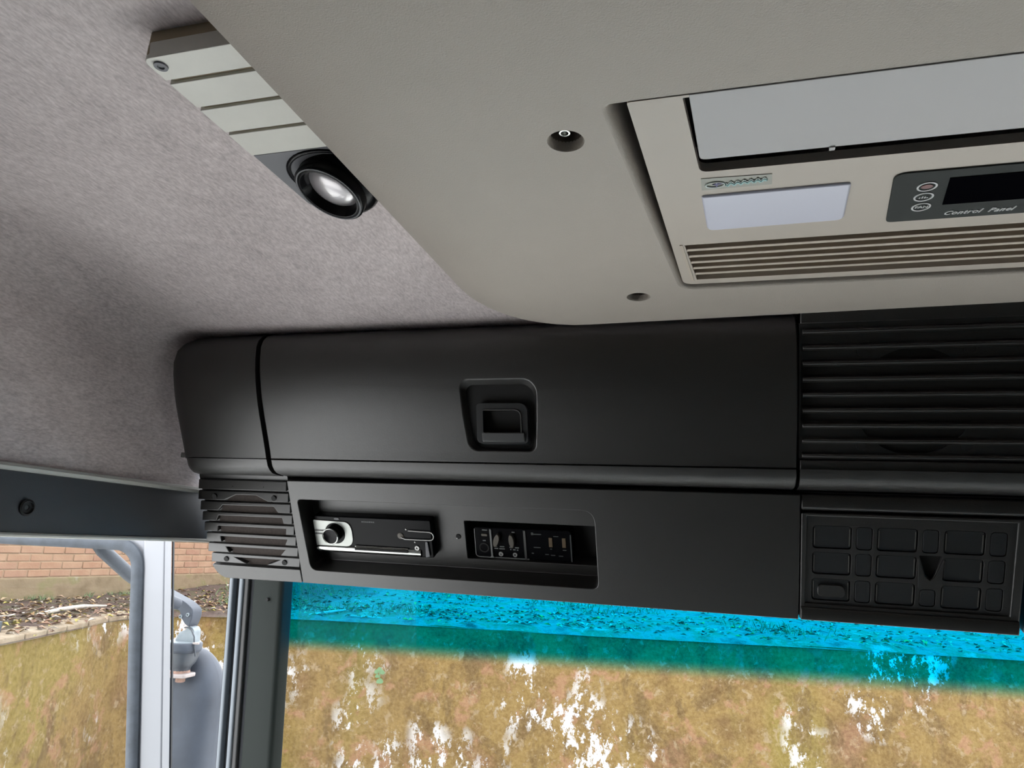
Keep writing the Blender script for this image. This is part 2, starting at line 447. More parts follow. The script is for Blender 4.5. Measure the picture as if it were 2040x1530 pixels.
# ------------------------------------------------------------------ windscreen and pillar
def wy(z): return 1.08 + 0.1 * (-0.085 - z)
g = MB(); xa, xb = -0.735, mir(-0.735)
g.rings([[(xa, wy(0.02), 0.02), (xb, wy(0.02), 0.02), (xb, wy(-1.05), -1.05), (xa, wy(-1.05), -1.05)],
         [(xa, wy(0.02) + .005, 0.02), (xb, wy(0.02) + .005, 0.02), (xb, wy(-1.05) + .005, -1.05), (xa, wy(-1.05) + .005, -1.05)]], True, True)
wn = obj('window_1', g, 'windscreen'); tag(wn, 'windscreen glass with a cyan sun band along its top', kind='structure')

def leanprism(mb, poly, z0, z1, slope, yref=-0.085):
    """a polygon in (x, y) at z = yref run up and down along the raked pillar"""
    mb.rings([[(x, y + slope * (yref - z), z) for x, y in poly] for z in (z1, z0)], True, True)
    return mb
pt = thing('trim_3', 'dark green grey windscreen pillar with ribbed rubber door seals', None, (-0.74, 1.05, -1.05), kind='structure')
obj('pillar_cover', leanprism(MB(), rquad([(-0.746, 1.052), (-0.690, 1.05), (-0.683, 1.075), (-0.746, 1.09)], [0.004, 0.008, 0.004, 0.002]), -1.05, 0.05, 0.1), 'pillar', pt)
for nm, x0, x1, yy, mt in (('outer_seal', -0.7945, -0.786, 1.052, 'darkrubber'), ('seal_bead', -0.787, -0.7795, 1.043, 'palerubber'), ('seal_channel', -0.780, -0.769, 1.054, 'darkrubber'),
                           ('seal_bead', -0.7695, -0.7615, 1.045, 'palerubber'), ('seal_lip', -0.762, -0.7535, 1.049, 'greyrubber'), ('seal_channel', -0.7545, -0.7455, 1.056, 'darkrubber')):
    obj(nm, leanprism(MB(), rquad([(x0, yy), (x1, yy), (x1, 1.085), (x0, 1.085)], [0.003, 0.003, 0.001, 0.001]), -1.05, 0.05, 0.1), mt, pt)
obj('clip_hole', MB().lathe((-0.714, 1.0505, -0.108), (0, 1, 0.1), [(0.0025, -0.002), (0.0035, 0.004)], 10), 'void', pt)

# ------------------------------------------------------------------ door
DH = (-0.80, 1.11, 0.0)
dr = thing('door_1', 'open white door frame with grey rubber window channel outside the cab', None, DH, rz=math.atan2(0.283, 0.959), local=True, kind='structure')
def sl(x, z): return x + 0.15 * (-0.0756 - z)                 # the front post rakes towards the hinge going down
def post(mb, xa, xb, y0, y1, z0=-0.95, z1=0.03):
    tp_ = 0.55 * (y1 - y0)                                    # the inner edge is chamfered back towards the opening
    mb.rings([[(sl(xa, z), y0, z), (sl(xb, z), y0, z), (sl(xb, z) - tp_, y1, z), (sl(xa, z), y1, z)] for z in (z1, z0)], True, True); return mb
obj('front_post', post(MB(), -0.1905, -0.1480, 0.0, 0.05), 'white', dr, bevel=0.005, bseg=3)
obj('post_bead', post(MB(), -0.1490, -0.1435, -0.0015, 0.008), 'white', dr, bevel=0.0012)
obj('post_bead', post(MB(), -0.1430, -0.1365, -0.0030, 0.008), 'white', dr, bevel=0.002)
obj('edge_seal', post(MB(), -0.1370, -0.1346, 0.0, 0.010), 'darkrubber', dr)
wpath = [(-1.05, -0.0325), (-0.6, -0.0325), (-0.262, -0.0325)]
c0 = (-0.2430, -0.0780)
for k in range(1, 9):
    a = R(90 - 84 * k / 8); wpath.append((c0[0] + 0.0455 * math.cos(a), c0[1] + 0.0455 * math.sin(a)))
for z in (-0.2, -0.4, -0.65, -0.95): wpath.append((sl(-0.1990, z), z))
ch = MB().tube([(x, 0.0, z) for x, z in wpath], 0.0112, 10); ch.shift(lambda x, y, z: (x, y * 0.8 - 0.001, z))
obj('window_channel', ch, 'rubber', dr)
web = [(-1.05, 0.03), (-0.16, 0.03), (sl(-0.187, -0.10), -0.10)] + [(c0[0] + 0.048 * math.cos(R(a)), c0[1] + 0.048 * math.sin(R(a))) for a in (-8, 10, 25, 40, 55, 70, 85)] + [(-0.262, -0.030), (-1.05, -0.030)]
obj('top_rail', MB().prism(web, 'y', 0.006, 0.045), 'white', dr)
obj('door_skin', MB().box(-1.05, -0.02, 0.0, 0.07, -1.6, -0.93), 'white', dr, bevel=0.01)
obj('rear_post', MB().box(-1.09, -1.04, 0.0, 0.05, -1.6, 0.03), 'white', dr, bevel=0.005)
obj('pane', MB().prism([(-1.05, -0.03), (-0.25, -0.03), (-0.205, -0.07), (sl(-0.2, -0.94), -0.94), (-1.05, -0.94)], 'y', 0.016, 0.020), 'glass', dr)

# ================================================================== overhead console
prof = [(0.820, 0.2745), (0.800, 0.2705), (0.787, 0.2640), (0.7795, 0.2560), (0.7762, 0.2460), (0.7775, 0.2300), (0.7805, 0.2140), (0.785, 0.1990), (0.790, 0.1845), (0.7963, 0.1700), (0.803, 0.1558), (0.8105, 0.1412), (0.8180, 0.1265), (0.8255, 0.1115), (0.8305, 0.1002)]
lip = [(0.8296, 0.0992), (0.8345, 0.0905), (0.8400, 0.0855), (0.8480, 0.0818), (0.8600, 0.0805)]
con = thing('overhead_console', 'black plastic overhead locker with a latched flap across the windscreen top', 'overhead locker', (XC, 0.95, -0.07))
def front(mb, pr, x0, x1, back=0.93, zb=None):
    mb.prism(pr + [(back, pr[-1][1]), (back, pr[0][1])], 'x', x0, x1); return mb
def pocket(d, y): return [(x, y + 0.30 * (0.153 - z), z) for x, z in rr(-0.2890 - d, -0.2125 + d, 0.1190 - d, 0.1865 + d, (0.012, 0.008, 0.018, 0.010), 6)]
flap_cut = MB().rings([pocket(0.0115, 0.70), pocket(0.0115, 0.797), pocket(0.0085, 0.8055), pocket(0.0, 0.822), pocket(0.0, 0.842)], True, True)
fl = obj('locker_flap', front(MB(), prof, -0.5875, 0.0915), 'black', con, smooth=25, cuts=[flap_cut], bevel=0.0012, bseg=3, bang=50)
obj('flap_lip', front(MB(), lip, -0.5868, 0.0915), 'black', con, smooth=25, bevel=0.0012, bang=50)
obj('locker_flap', front(MB(), prof, mir(0.0915), mir(-0.5875)), 'black', con, smooth=25, bevel=0.0022, bseg=3, bang=50)
obj('flap_lip', front(MB(), lip, mir(0.0915), mir(-0.5868)), 'black', con, smooth=25, bevel=0.0012, bang=50)
# latch in its pocket
hd = MB()
hp = rr(-0.2805, -0.2150, 0.1225, 0.1700, (0.006, 0.004, 0.010, 0.004), 5)
ho = rr(-0.2720, -0.2230, 0.1345, 0.1620, (0.002, 0.002, 0.008, 0.002), 5)
hd.prism(hp, 'y', 0.806, 0.838, holes=[ho])
hd.shift(lambda x, y, z: (x, y + 0.30 * (0.146 - z), z))
lt = obj('latch_handle', hd, 'black2', fl, bevel=0.0012, bseg=3)
rim = MB().tube([(x, 0.8052 + 0.30 * (0.146 - z), z) for x, z in ho[4:-2]], 0.0009, 6)
obj('latch_rim', rim, 'black', fl)
obj('latch_pull', MB().prism([(0.806, 0.1345), (0.812, 0.1240), (0.822, 0.1240), (0.824, 0.1345)], 'x', -0.2735, -0.2185), 'black2', fl, bevel=0.001)
obj('latch_well', MB().box(-0.2725, -0.2225, 0.826, 0.834, 0.132, 0.164), 'void', fl)

# end caps, rounded towards the side wall
def endcap(sgn, x_in, x_out, pr, zr):
    mb = MB(); rings = []
    n = 9
    for k in range(n + 1):
        a = k / n * math.pi / 2
        ring = []
        for i, (y, z) in enumerate(pr):
            top = max(0.0, (z - zr) / (pr[0][1] - zr)) if zr else 0
            xo = x_out - sgn * 0.050 * (1 - math.sqrt(max(0, 1 - top * top)))
            xi = xo - sgn * 0.030
            x = xi + (xo - xi) * math.sin(a)
            ring.append((x, y + 0.030 * (1 - math.cos(a)), z))
        ring.append((ring[-1][0], 0.93, pr[-1][1])); ring.append((ring[0][0], 0.93, pr[0][1]))
        rings.append(ring)
    r0 = [(x_in, y, z) for y, z in pr] + [(x_in, 0.93, pr[-1][1]), (x_in, 0.93, pr[0][1])]
    mb.rings([r0] + rings, True, True)
    return mb
for sgn, xi, xo in ((-1, -0.5945, -0.7455), (1, mir(-0.5945), mir(-0.7455))):
    obj('end_cap', endcap(sgn, xi, xo, prof, 0.225), 'black', con, smooth=30, bevel=0.0016, bang=60)
    obj('end_cap_lip', endcap(sgn, xi + (0.001 if sgn < 0 else -0.001), xo - sgn * 0.003, lip, None), 'black', con, smooth=30)
back = [(y + 0.010, z) for y, z in prof[2:]] + [(0.875, 0.098), (0.885, 0.078), (0.93, 0.078), (0.93, 0.27)]
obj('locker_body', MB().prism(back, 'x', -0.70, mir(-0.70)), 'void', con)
obj('striker', MB().box(-0.7445, -0.741, 0.838, 0.842, 0.101, 0.108), 'piping', con, label='small white chip at the end of the cap')

# ------------------------------------------------------------------ lower fascia (tilted 27 degrees)
T27 = R(27); FO = (0, 0.868, 0.074)
fas = thing('console_fascia', 'black lower fascia with a long radio recess above the windscreen', 'fascia', FO, rx=T27, local=True)
FB = 0.085
rec = MB().prism(rquad([(-0.5705, -0.0285), (-0.1435, -0.0295), (-0.1430, -0.1385), (-0.5655, -0.1390)], [0.006, 0.018, 0.010, 0.012], 6), 'y', -0.02, 0.034)
slot = MB().prism(rr(-0.3325, -0.1485, -0.1235, -0.0665, 0.001), 'y', 0.0, 0.06)
f1 = obj('fascia_panel', MB().box(-0.5828, 0.0984, 0, FB, -0.1605, 0.0), 'black', fas, cuts=[rec, slot], bevel=0.0035, bseg=3, bang=40)
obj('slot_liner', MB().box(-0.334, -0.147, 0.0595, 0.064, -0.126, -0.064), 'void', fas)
obj('fascia_panel', MB().box(mir(0.0978), mir(-0.5828), 0, FB, -0.1605, 0.0), 'black', fas, bevel=0.0035, bseg=3, bang=40)
obj('top_flange', MB().box(-0.73, mir(-0.73), 0.014, FB, -0.006, 0.006), 'void', fas)
sd = MB().lathe((-0.3434, 0.0345, -0.0905), (0, -1, 0), [(0.004, 0.0), (0.0035, 0.0015), (0.001, 0.0015)], 14)
obj('screw_head', sd, 'void', fas)
obj('screw_glint', MB().lathe((-0.3455, 0.0335, -0.0930), (0, -1, 0), [(0.0013, 0), (0.0008, 0.001)], 8), 'steel', fas)

# ------------------------------------------------------------------ left speaker grille
def clipx(z, cx_, cz_, r):
    d = r * r - (z - cz_) ** 2
    return math.sqrt(d) if d > 0 else 0
spk = thing('speaker_grille', 'ribbed black speaker grille at the end of the fascia beside the radio', 'speaker', FO, rx=T27, local=True)
obj('grille_base', MB().prism(rquad([(-0.7385, 0.004), (-0.587, 0.004), (-0.5855, -0.150), (-0.733, -0.150)], [0.004, 0.001, 0.001, 0.02]), 'y', 0.0085, 0.05), 'black', spk)
obj('speaker_cloth', MB().lathe((-0.658, 0.0084, -0.0825), (0, -1, 0), [(0.0595, 0.0), (0.0595, 0.0008), (0.0001, 0.0008)], 40), 'cloth', spk)
zs = [-0.0035] + [-0.0212 - 0.0170 * k for k in range(8)]
for k in range(8):
    z1, z0 = zs[k], zs[k + 1] + 0.0042
    xl = -0.7412 + (0.004 if k == 0 else 0) + (0.0025 if k == 7 else 0); xr = -0.5862 + 0.0003 * k
    h = z1 - z0
    poly = [(xl, z1), (xl, z0), ]
    zt = z0 + 0.0080
    if k > 0:
        wt = clipx(zt, -0.658, -0.0825, 0.0590) ; wb = clipx(z0 - 0.003, -0.658, -0.0825, 0.0590)
        if max(wt, wb) > 0.01:
            wt = max(wt, 0.012); wb = max(wb, 0.012)
            poly += [(-0.658 - wb, z0), (-0.658 - wt, zt), (-0.658 + wt, zt), (-0.658 + wb, z0)]
    poly += [(xr, z0), (xr, z1)]
    mb = MB().prism(poly, 'y', 0.0, 0.009)
    mb.shift(lambda x, y, z, z1=z1: (x, y + (0.0045 - 0.0045 * (z1 - z) / 0.013 if y < 0.005 else 0), z))
    sl = obj('slat', mb, 'black', spk, bevel=0.0011, bseg=2)
    if k in (1, 7):
        for xx in (-0.7115, -0.610):
            obj('screw_hole', MB().lathe((xx, 0.0028, (z0 + z1) / 2 - 0.001), (0, -1, 0), [(0.0042, 0), (0.0040, 0.0022), (0.0002, 0.0022)], 12), 'void', sl)
    if k == 0:
        for xx in (-0.677, -0.6246):
            obj('pin_hole', MB().lathe((xx, 0.0030, z0 + 0.0045), (0, -1, 0), [(0.0013, 0), (0.0012, 0.0016), (0.0002, 0.0016)], 8), 'void', sl)
foot = rquad([(-0.7385, -0.1400), (-0.5835, -0.1395), (-0.5832, -0.1605), (-0.7270, -0.1620)], [0.003, 0.002, 0.003, 0.016], 6)
obj('grille_foot', MB().prism(foot, 'y', -0.0005, 0.075), 'black', spk, bevel=0.003, bseg=3)

# ------------------------------------------------------------------ centre speaker panel above the switches
T21 = R(21.6); PO = (0, 0.776, 0.2408)
cs = thing('slatted_speaker', 'black slatted centre speaker panel between the two locker flaps', 'speaker', PO, rx=T21, local=True)
X0, X1 = 0.0950, mir(0.0950)
hole = circ(0.2075, -0.0770, 0.0580, 48)
obj('panel_base', MB().prism([(X0, 0.024), (X1, 0.024), (X1, -0.141), (X0, -0.141)], 'y', 0.0036, 0.014, holes=[hole]), 'black', cs)
obj('speaker_cone', MB().lathe((0.2075, 0.0125, -0.077), (0, 1, 0), [(0.058, 0.0), (0.052, 0.006), (0.02, 0.028), (0.016, 0.022), (0.001, 0.018)], 40), 'void', cs)
bow = lambda z: -0.0022 * (1 - ((z + 0.065) / 0.075) ** 2)
for k in range(9):
    zc = 0.0005 - 0.01722 * k
    p = [(-0.0008, zc + 0.0026), (0.0062, zc + 0.0046), (0.0062, zc - 0.0036), (0.0030, zc - 0.0034), (-0.0008, zc - 0.0002)]
    obj('slat', MB().prism([(a + bow(zc), b) for a, b in p], 'x', X0 + 0.002, X1 - 0.002), 'black', cs, bevel=0.0008)
obj('top_band', MB().box(X0, X1, 0.001, 0.012, 0.010, 0.030), 'black', cs, bevel=0.001)
obj('bottom_band', MB().prism([(0.001, -0.1420), (0.011, -0.1420), (0.011, -0.1550), (0.0005, -0.1535)], 'x', X0, X1), 'black', cs, bevel=0.001)
for xx, zz in ((0.1565, -0.0215), (0.2580, -0.0215), (0.1572, -0.1245), (0.2585, -0.1240)):
    obj('screw_hole', MB().lathe((xx, 0.0040, zz), (0, -1, 0), [(0.0055, 0), (0.0053, 0.0030), (0.0002, 0.0030)], 16), 'void', cs)
for s_ in (X0, X1): obj('side_rail', MB().prism([(bow(-0.065 + t * 0.075) + 0.003, -0.065 + t * 0.075) for t in (1, .6, .2, -.2, -.6, -1)] + [(0.012, -0.14), (0.012, 0.01)], 'x', s_ - 0.0009, s_ + 0.0009), 'black', cs)
obj('panel_lip', front(MB(), [(a, b) for a, b in lip], X0, X1).shift(lambda x, y, z: (x, (y - PO[1]) * math.cos(T21) + (z - PO[2]) * math.sin(T21), -(y - PO[1]) * math.sin(T21) + (z - PO[2]) * math.cos(T21))), 'black', cs, smooth=25)

# ------------------------------------------------------------------ switch panel
sw = thing('switch_panel', 'black switch panel with rows of blank keys under the centre speaker panel', 'switch panel', FO, rx=T27, local=True)
SX0, SX1 = 0.0995, 0.3275
keys = []
cols = [(0.1128, 0.1548), (0.1592, 0.1766), (0.1810, 0.2228), (0.2272, 0.2440), (0.2488, 0.2890), (0.2934, 0.3102)]
rows = [(-0.0676, -0.0386), (-0.1008, -0.0722), (-0.1350, -0.1062)]
for r_, (z0, z1) in enumerate(rows):
    for c_, (x0, x1) in enumerate(cols):
        if c_ == 3 and r_ == 1: continue
        keys.append((x0, x1, z0 if not (c_ == 3 and r_ == 2) else -0.1345, z1 if not (c_ == 3 and r_ == 2) else -0.1125, r_, c_))
holes = [rr(x0, x1, z0, z1, 0.0042, 4) for x0, x1, z0, z1, _, _ in keys]
vhole = rquad([(0.2245, -0.0705), (0.2485, -0.0705), (0.2405, -0.0975), (0.2365, -0.0990), (0.2325, -0.0960)], 0.002, 3)
obj('key_plate', MB().prism([(0.105, -0.026), (0.318, -0.026), (0.318, -0.1395), (0.105, -0.1395)], 'y', 0.0035, 0.0085, holes=holes + [vhole]), 'black', sw, bevel=0.0006, bseg=2)
obj('pull_pocket', MB().box(0.222, 0.251, 0.0085, 0.012, -0.101, -0.068), 'void', sw)
obj('pull_tab', MB().prism(rquad([(0.2238, -0.0740), (0.2315, -0.0960), (0.2365, -0.1005), (0.2412, -0.0965), (0.2495, -0.0740), (0.2480, -0.1105), (0.2250, -0.1105)], 0.001, 2), 'y', 0.0012, 0.0046), 'black', sw, bevel=0.0008)
for x0, x1, z0, z1, r_, c_ in keys:
    wide = c_ in (0, 2, 4)
    mb = MB().prism(rr(x0 + 0.0006, x1 - 0.0006, z0 + 0.0006, z1 - 0.0006, 0.0038, 4), 'y', 0.0050 if wide else 0.0042, 0.0095)
    kb = obj('blank_key', mb, 'black2', sw, bevel=0.0007)
    if wide:
        fx = [(x0 + 0.0022, z0 + 0.004), (x0 + 0.0022, z1 - 0.004)], [(x1 - 0.0022, z0 + 0.004), (x1 - 0.0022, z1 - 0.004)]
        for (a, b), (c, d) in fx:
            obj('key_ridge', MB().tube([(a, 0.0046, b), (c, 0.0046, d)], 0.0007, 6), 'keyridge', kb)
    if r_ == 2 and c_ == 0:
        m2 = MB().prism(rr(x0 + 0.006, x1 - 0.006, z0 + 0.0055, z1 - 0.007, 0.006, 5), 'y', 0.0006, 0.0052)
        m2.shift(lambda x, y, z, xm=(x0 + x1) / 2: (x, y + (0.0032 * (1 - ((x - xm) / 0.015) ** 2) if y < 0.002 else 0), z))
        obj('rocker', m2, 'black', kb, bevel=0.0014, bseg=3, label='glossy rocker switch')
obj('panel_frame', MB().prism([(SX0, -0.0225), (SX1, -0.0215), (SX1, -0.1590), (SX0, -0.1600)], 'y', 0.0005, 0.03, holes=[[(0.1055, -0.0265), (0.3175, -0.0265), (0.3175, -0.139), (0.1055, -0.139)]]), 'black', sw, bevel=0.0018, bseg=3)
obj('panel_ledge', MB().prism([(-0.0008, -0.1430), (-0.0035, -0.1470), (-0.0035, -0.1585), (0.0, -0.1595), (0.04, -0.1595), (0.04, -0.1430)], 'x', SX0 + 0.001, SX1 - 0.001), 'black', sw, bevel=0.001)
obj('top_rib', MB().prism([(0.006, -0.0015), (0.0015, -0.0080), (0.001, -0.0165), (0.004, -0.0205), (0.03, -0.0205), (0.03, -0.0015)], 'x', SX0, SX1), 'black', sw, bevel=0.0015)
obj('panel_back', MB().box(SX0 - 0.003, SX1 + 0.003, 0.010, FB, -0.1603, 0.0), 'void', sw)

# ------------------------------------------------------------------ car radio
rd = thing('car_radio', 'car radio with chrome knob and chrome lower edge in the fascia recess', 'radio', FO, rx=T27, local=True)
rx0, rx1, rz0, rz1 = -0.5615, -0.3770, -0.1185, -0.0610
ry = 0.0195
obj('faceplate', MB().prism(rr(rx0, rx1, rz0, rz1, (0.006, 0.003, 0.003, 0.003)), 'y', ry, 0.046), 'gloss', rd, bevel=0.0015)
obj('chrome_corner', MB().prism(rquad([(rx0 - .0004, -0.0675), (-0.5065, -0.0690), (-0.5010, -0.0780), (-0.5010, -0.0990), (-0.5075, -0.1070), (rx0 - .0004, -0.1070)], [0.002, 0.006, 0.006, 0.006, 0.006, 0.001]), 'y', ry - 0.0016, ry + 0.003, holes=[circ(-0.5285, -0.0872, 0.0162, 28)]), 'satin', rd, bevel=0.0008)
for zc in (-0.0835, -0.0885): obj('chrome_groove', MB().box(rx0 - .0002, -0.5455, ry - 0.0021, ry - 0.0010, zc - 0.0011, zc + 0.0011), 'black', rd)
obj('knob_well', MB().lathe((-0.5285, ry - 0.0002, -0.0872), (0, -1, 0), [(0.0161, 0), (0.0161, 0.0006), (0.0001, 0.0006)], 28), 'gloss', rd)
kn = MB().lathe((-0.5300, ry - 0.0005, -0.0868), (0, -1, 0), [(0.0125, 0), (0.0125, 0.010), (0.0112, 0.0125), (0.0100, 0.0120), (0.0001, 0.0108)], 32)
kb = obj('volume_knob', kn, 'gloss', rd, smooth=50, label='dark volume knob with a bright chrome rim')
obj('knob_rim', MB().tube([(-0.5300 + 0.0118 * math.cos(a), ry - 0.0128, -0.0868 + 0.0118 * math.sin(a)) for a in [2 * math.pi * i / 28 for i in range(29)]], 0.0011, 8), 'chrome', kb)
st = MB().prism([(ry + 0.002, -0.1065), (ry - 0.0018, -0.1075), (ry - 0.0032, -0.1120), (ry - 0.0018, -0.1170), (ry + 0.004, -0.1195), (ry + 0.02, -0.1195), (ry + 0.02, -0.1065)], 'x', rx0 - 0.0004, -0.3960)
obj('chrome_sill', st, 'chrome', rd, smooth=60)
obj('disc_slot', MB().box(-0.4985, -0.4150, ry - 0.0042, ry + 0.001, -0.1108, -0.1080), 'void', rd)
obj('upper_edge', MB().tube([(-0.4985, ry - 0.0014, -0.1056), (-0.4150, ry - 0.0014, -0.1062)], 0.0010, 6), 'chrome', rd)
lp = [(-0.4120, -0.0775), (-0.3760, -0.0785)]
loop = [(-0.4120, ry - 0.002, -0.0775), (-0.3800, ry - 0.002, -0.0782)] + [(-0.3800 + 0.0062 * math.sin(R(a)), ry - 0.002, -0.0844 + 0.0062 * math.cos(R(a))) for a in (30, 60, 90, 120, 150)] + [(-0.3810, ry - 0.002, -0.0906), (-0.4180, ry - 0.002, -0.0908), (-0.4240, ry - 0.002, -0.0880)]
obj('eject_loop', MB().tube(loop, 0.0007, 6), 'steel', rd)
obj('loop_end', MB().lathe((-0.4250, ry, -0.0866), (0, -1, 0), [(0.0050, 0), (0.0045, 0.0012), (0.0001, 0.0018)], 16), 'greykey', rd)
obj('aux_jack', MB().lathe((-0.4015, ry, -0.1040), (0, -1, 0), [(0.0034, 0), (0.0034, 0.0015), (0.0016, 0.0015), (0.0014, 0.0002), (0.0001, 0.0002)], 18), 'steel', rd)
obj('side_bracket', MB().prism(rquad([(-0.3870, -0.0930), (-0.3840, -0.0930), (-0.3825, -0.1150), (-0.3885, -0.1165)], 0.0008, 3), 'y', ry - 0.003, ry), 'lampgrey', rd)
for xx, zz in ((-0.4155, -0.0762), (-0.4040, -0.0952), (-0.3842, -0.1075)): obj('rivet', MB().lathe((xx, ry, zz), (0, -1, 0), [(0.0013, 0), (0.001, 0.0012)], 8), 'steel', rd)
obj('top_button', MB().prism(circ(-0.5235, -0.0648, 0.0042, 16, 0.0018), 'y', ry - 0.001, ry + 0.002), 'lampgrey', rd)
for i in range(7): obj('lettering', MB().box(-0.4840 + i * 0.0030, -0.4840 + i * 0.0030 + 0.0022, ry - 0.0003, ry + 0.001, -0.0688, -0.0668), 'faintprint', rd)

# ------------------------------------------------------------------ second unit in the recess
un = thing('control_unit', 'slim black control unit with amber toggles in the right slot of the recess', 'control unit', FO, rx=T27, local=True)
uy = 0.0395
obj('unit_body', MB().prism(rr(-0.3215, -0.1825, -0.1230, -0.0775, (0.005, 0.003, 0.005, 0.004)), 'y', uy, 0.059), 'gloss', un, bevel=0.001)
rim_pts = [(-0.3205, -0.080), (-0.3212, -0.116)] + [(-0.3162 + 0.005 * math.cos(R(a)), -0.1172 + 0.005 * math.sin(R(a))) for a in (190, 215, 240, 265)] + [(-0.2440, -0.1224)]
obj('rim_strip', MB().tube([(x, uy - 0.0003, z) for x, z in rim_pts], 0.0008, 6), 'dimprint', un)
obj('divider', MB().prism([(-0.2985, -0.0790), (-0.2955, -0.0790), (-0.2958, -0.1195), (-0.2935, -0.1225), (-0.3010, -0.1225), (-0.2985, -0.1195)], 'y', uy - 0.002, uy + 0.001), 'dimprint', un, bevel=0.0005)
obj('divider', MB().box(-0.2500, -0.2470, uy - 0.0012, uy + 0.001, -0.1225, -0.0795), 'black', un)
obj('divider', MB().box(-0.1850, -0.1835, uy - 0.0008, uy + 0.001, -0.1225, -0.0830), 'faintprint', un)
obj('socket', MB().lathe((-0.3085, uy, -0.1080), (0, -1, 0), [(0.0078, -0.002), (0.0074, 0.0008), (0.0055, 0.0008), (0.0052, -0.001), (0.0001, -0.001)], 24), 'void', un)
for (a, b, cx_, cz_, tilt) in ((0.0040, 0.0095, -0.2885, -0.0945, 0.25), (0.0040, 0.0100, -0.2665, -0.0945, -0.06)):
    mb = MB().prism(circ(0, 0, a, 20, b), 'y', uy - 0.006, uy + 0.001)
    mb.shift(lambda x, y, z, t=tilt: (cx_ + x + t * z, y, cz_ + z))
    obj('toggle', mb, 'greykey', un, bevel=0.0012, bseg=3)
obj('small_key', MB().prism(rr(-0.3110, -0.3020, -0.0905, -0.0868, 0.0012), 'y', uy - 0.0012, uy + 0.001), 'greykey', un, bevel=0.0005)
for cx_ in (-0.2845, -0.2640): obj('mounting_screw', MB().lathe((cx_, uy, -0.1165), (0, -1, 0), [(0.0034, 0), (0.0032, 0.0012), (0.0016, 0.0012), (0.0012, 0.0), (0.0001, 0.0)], 14), 'steel', un)
for cx_ in (-0.2120, -0.1935): obj('amber_key', MB().prism(rr(cx_ - 0.0026, cx_ + 0.0026, -0.1020, -0.0880, 0.0006), 'y', uy - 0.0012, uy + 0.001), 'amber', un, bevel=0.0004)
bars = [(-0.3095, -0.3020, -0.0820, -0.0808, 1), (-0.3098, -0.3055, -0.0982, -0.0966, 1), (-0.2935, -0.2895, -0.1060, -0.1046, 1), (-0.2855, -0.2790, -0.1060, -0.1048, 1), (-0.2935, -0.2880, -0.1092, -0.1078, 1), (-0.2865, -0.2785, -0.1094, -0.1080, 1),
        (-0.2665, -0.2625, -0.0838, -0.0822, 1), (-0.2715, -0.2675, -0.1064, -0.1050, 1), (-0.2635, -0.2580, -0.1068, -0.1053, 1), (-0.2705, -0.2690, -0.1098, -0.1082, 1), (-0.2665, -0.2630, -0.1100, -0.1084, 1), (-0.2610, -0.2590, -0.1102, -0.1086, 1),
        (-0.2360, -0.2250, -0.0850, -0.0836, 0), (-0.2390, -0.2360, -0.0856, -0.0820, 0), (-0.2365, -0.2270, -0.1045, -0.1032, 0), (-0.2080, -0.2010, -0.0868, -0.0858, 0), (-0.2135, -0.2110, -0.1058, -0.1046, 0), (-0.1960, -0.1910, -0.1066, -0.1054, 0),
        (-0.2400, -0.2370, -0.1135, -0.1122, 0), (-0.2210, -0.2160, -0.1142, -0.1130, 0), (-0.2130, -0.2070, -0.1150, -0.1138, 0), (-0.2020, -0.1960, -0.1156, -0.1144, 0)]
for a, b, c, d, k in bars: obj('lettering', MB().box(a, b, uy - 0.0003, uy + 0.0005, c, d), 'dimprint' if k else 'faintprint', un)

# ================================================================== roof housing for the air conditioner
ZB = 0.235
rh = thing('roof_housing', 'large beige moulded roof housing around the air conditioner', 'roof housing', (XC, 0.2, ZB))
rings = []
yb = -0.55
for k in range(15):
    t = k / 14 * math.pi / 2
    dx = 0.115 * (1 - math.cos(t)); dy = 0.022 * (1 - math.cos(t)); z = 0.29 - 0.055 * math.sin(t)
    xl = -0.268 + 0.115 - 0.115 * math.cos(t); xr = mir(xl); yf = 0.727 - 0.022 + 0.022 * math.cos(t)
    rad_ = 0.07 - 0.03 * (1 - math.cos(t))
    ring = rr(xl, xr, yb, yf, (0.01, 0.01, rad_, rad_), 8)
    rings.append([(x, y - 0.035 * max(0, min(1, (x + 0.2) / 0.6)) * (1 if y > 0.5 else 0), z) for x, y in ring])
sh = MB()
sh.rings([[(x, y, 0.315) for x, y, z in rings[0]]] + rings)
ap = [(-0.0570, 0.326), (-0.0330, 0.560), (-0.0225, 0.606), (-0.0150, 0.6135)]
ap = rquad([(-0.0560, 0.3284), (mir(-0.0560), 0.3284), (mir(-0.0255), 0.6140), (-0.0255, 0.6140)], [0.008, 0.008, 0.018, 0.018], 6)
hs = [(-0.0805, 0.3594, 0.0112), (-0.0642, 0.6262, 0.0112), (mir(-0.0805), 0.3594, 0.0112), (mir(-0.0642), 0.6262, 0.0112)]
outer = [(x, y) for x, y, z in rings[-1]]
loops = [outer, ap] + [circ(x, y, r, 28) for x, y, r in hs]
flat = [p for l in loops for p in l]
b0 = sh.addv([(x, y, ZB) for x, y in flat])
for t in tessellate_polygon([[Vector((p[0], p[1], 0)) for p in l] for l in loops]): sh.face([b0 + i for i in t])
def inset(poly, d):
    c = Vector((XC, 0.47)); out = []
    n = len(poly)
    for i in range(n):
        p = Vector(poly[i]); e = (Vector(poly[(i + 1) % n]) - Vector(poly[i - 1])).normalized(); nr = Vector((-e.y, e.x))
        if (c - p).dot(nr) < 0: nr = -nr
        q = p + nr * d; out.append((q.x, q.y))
    return out
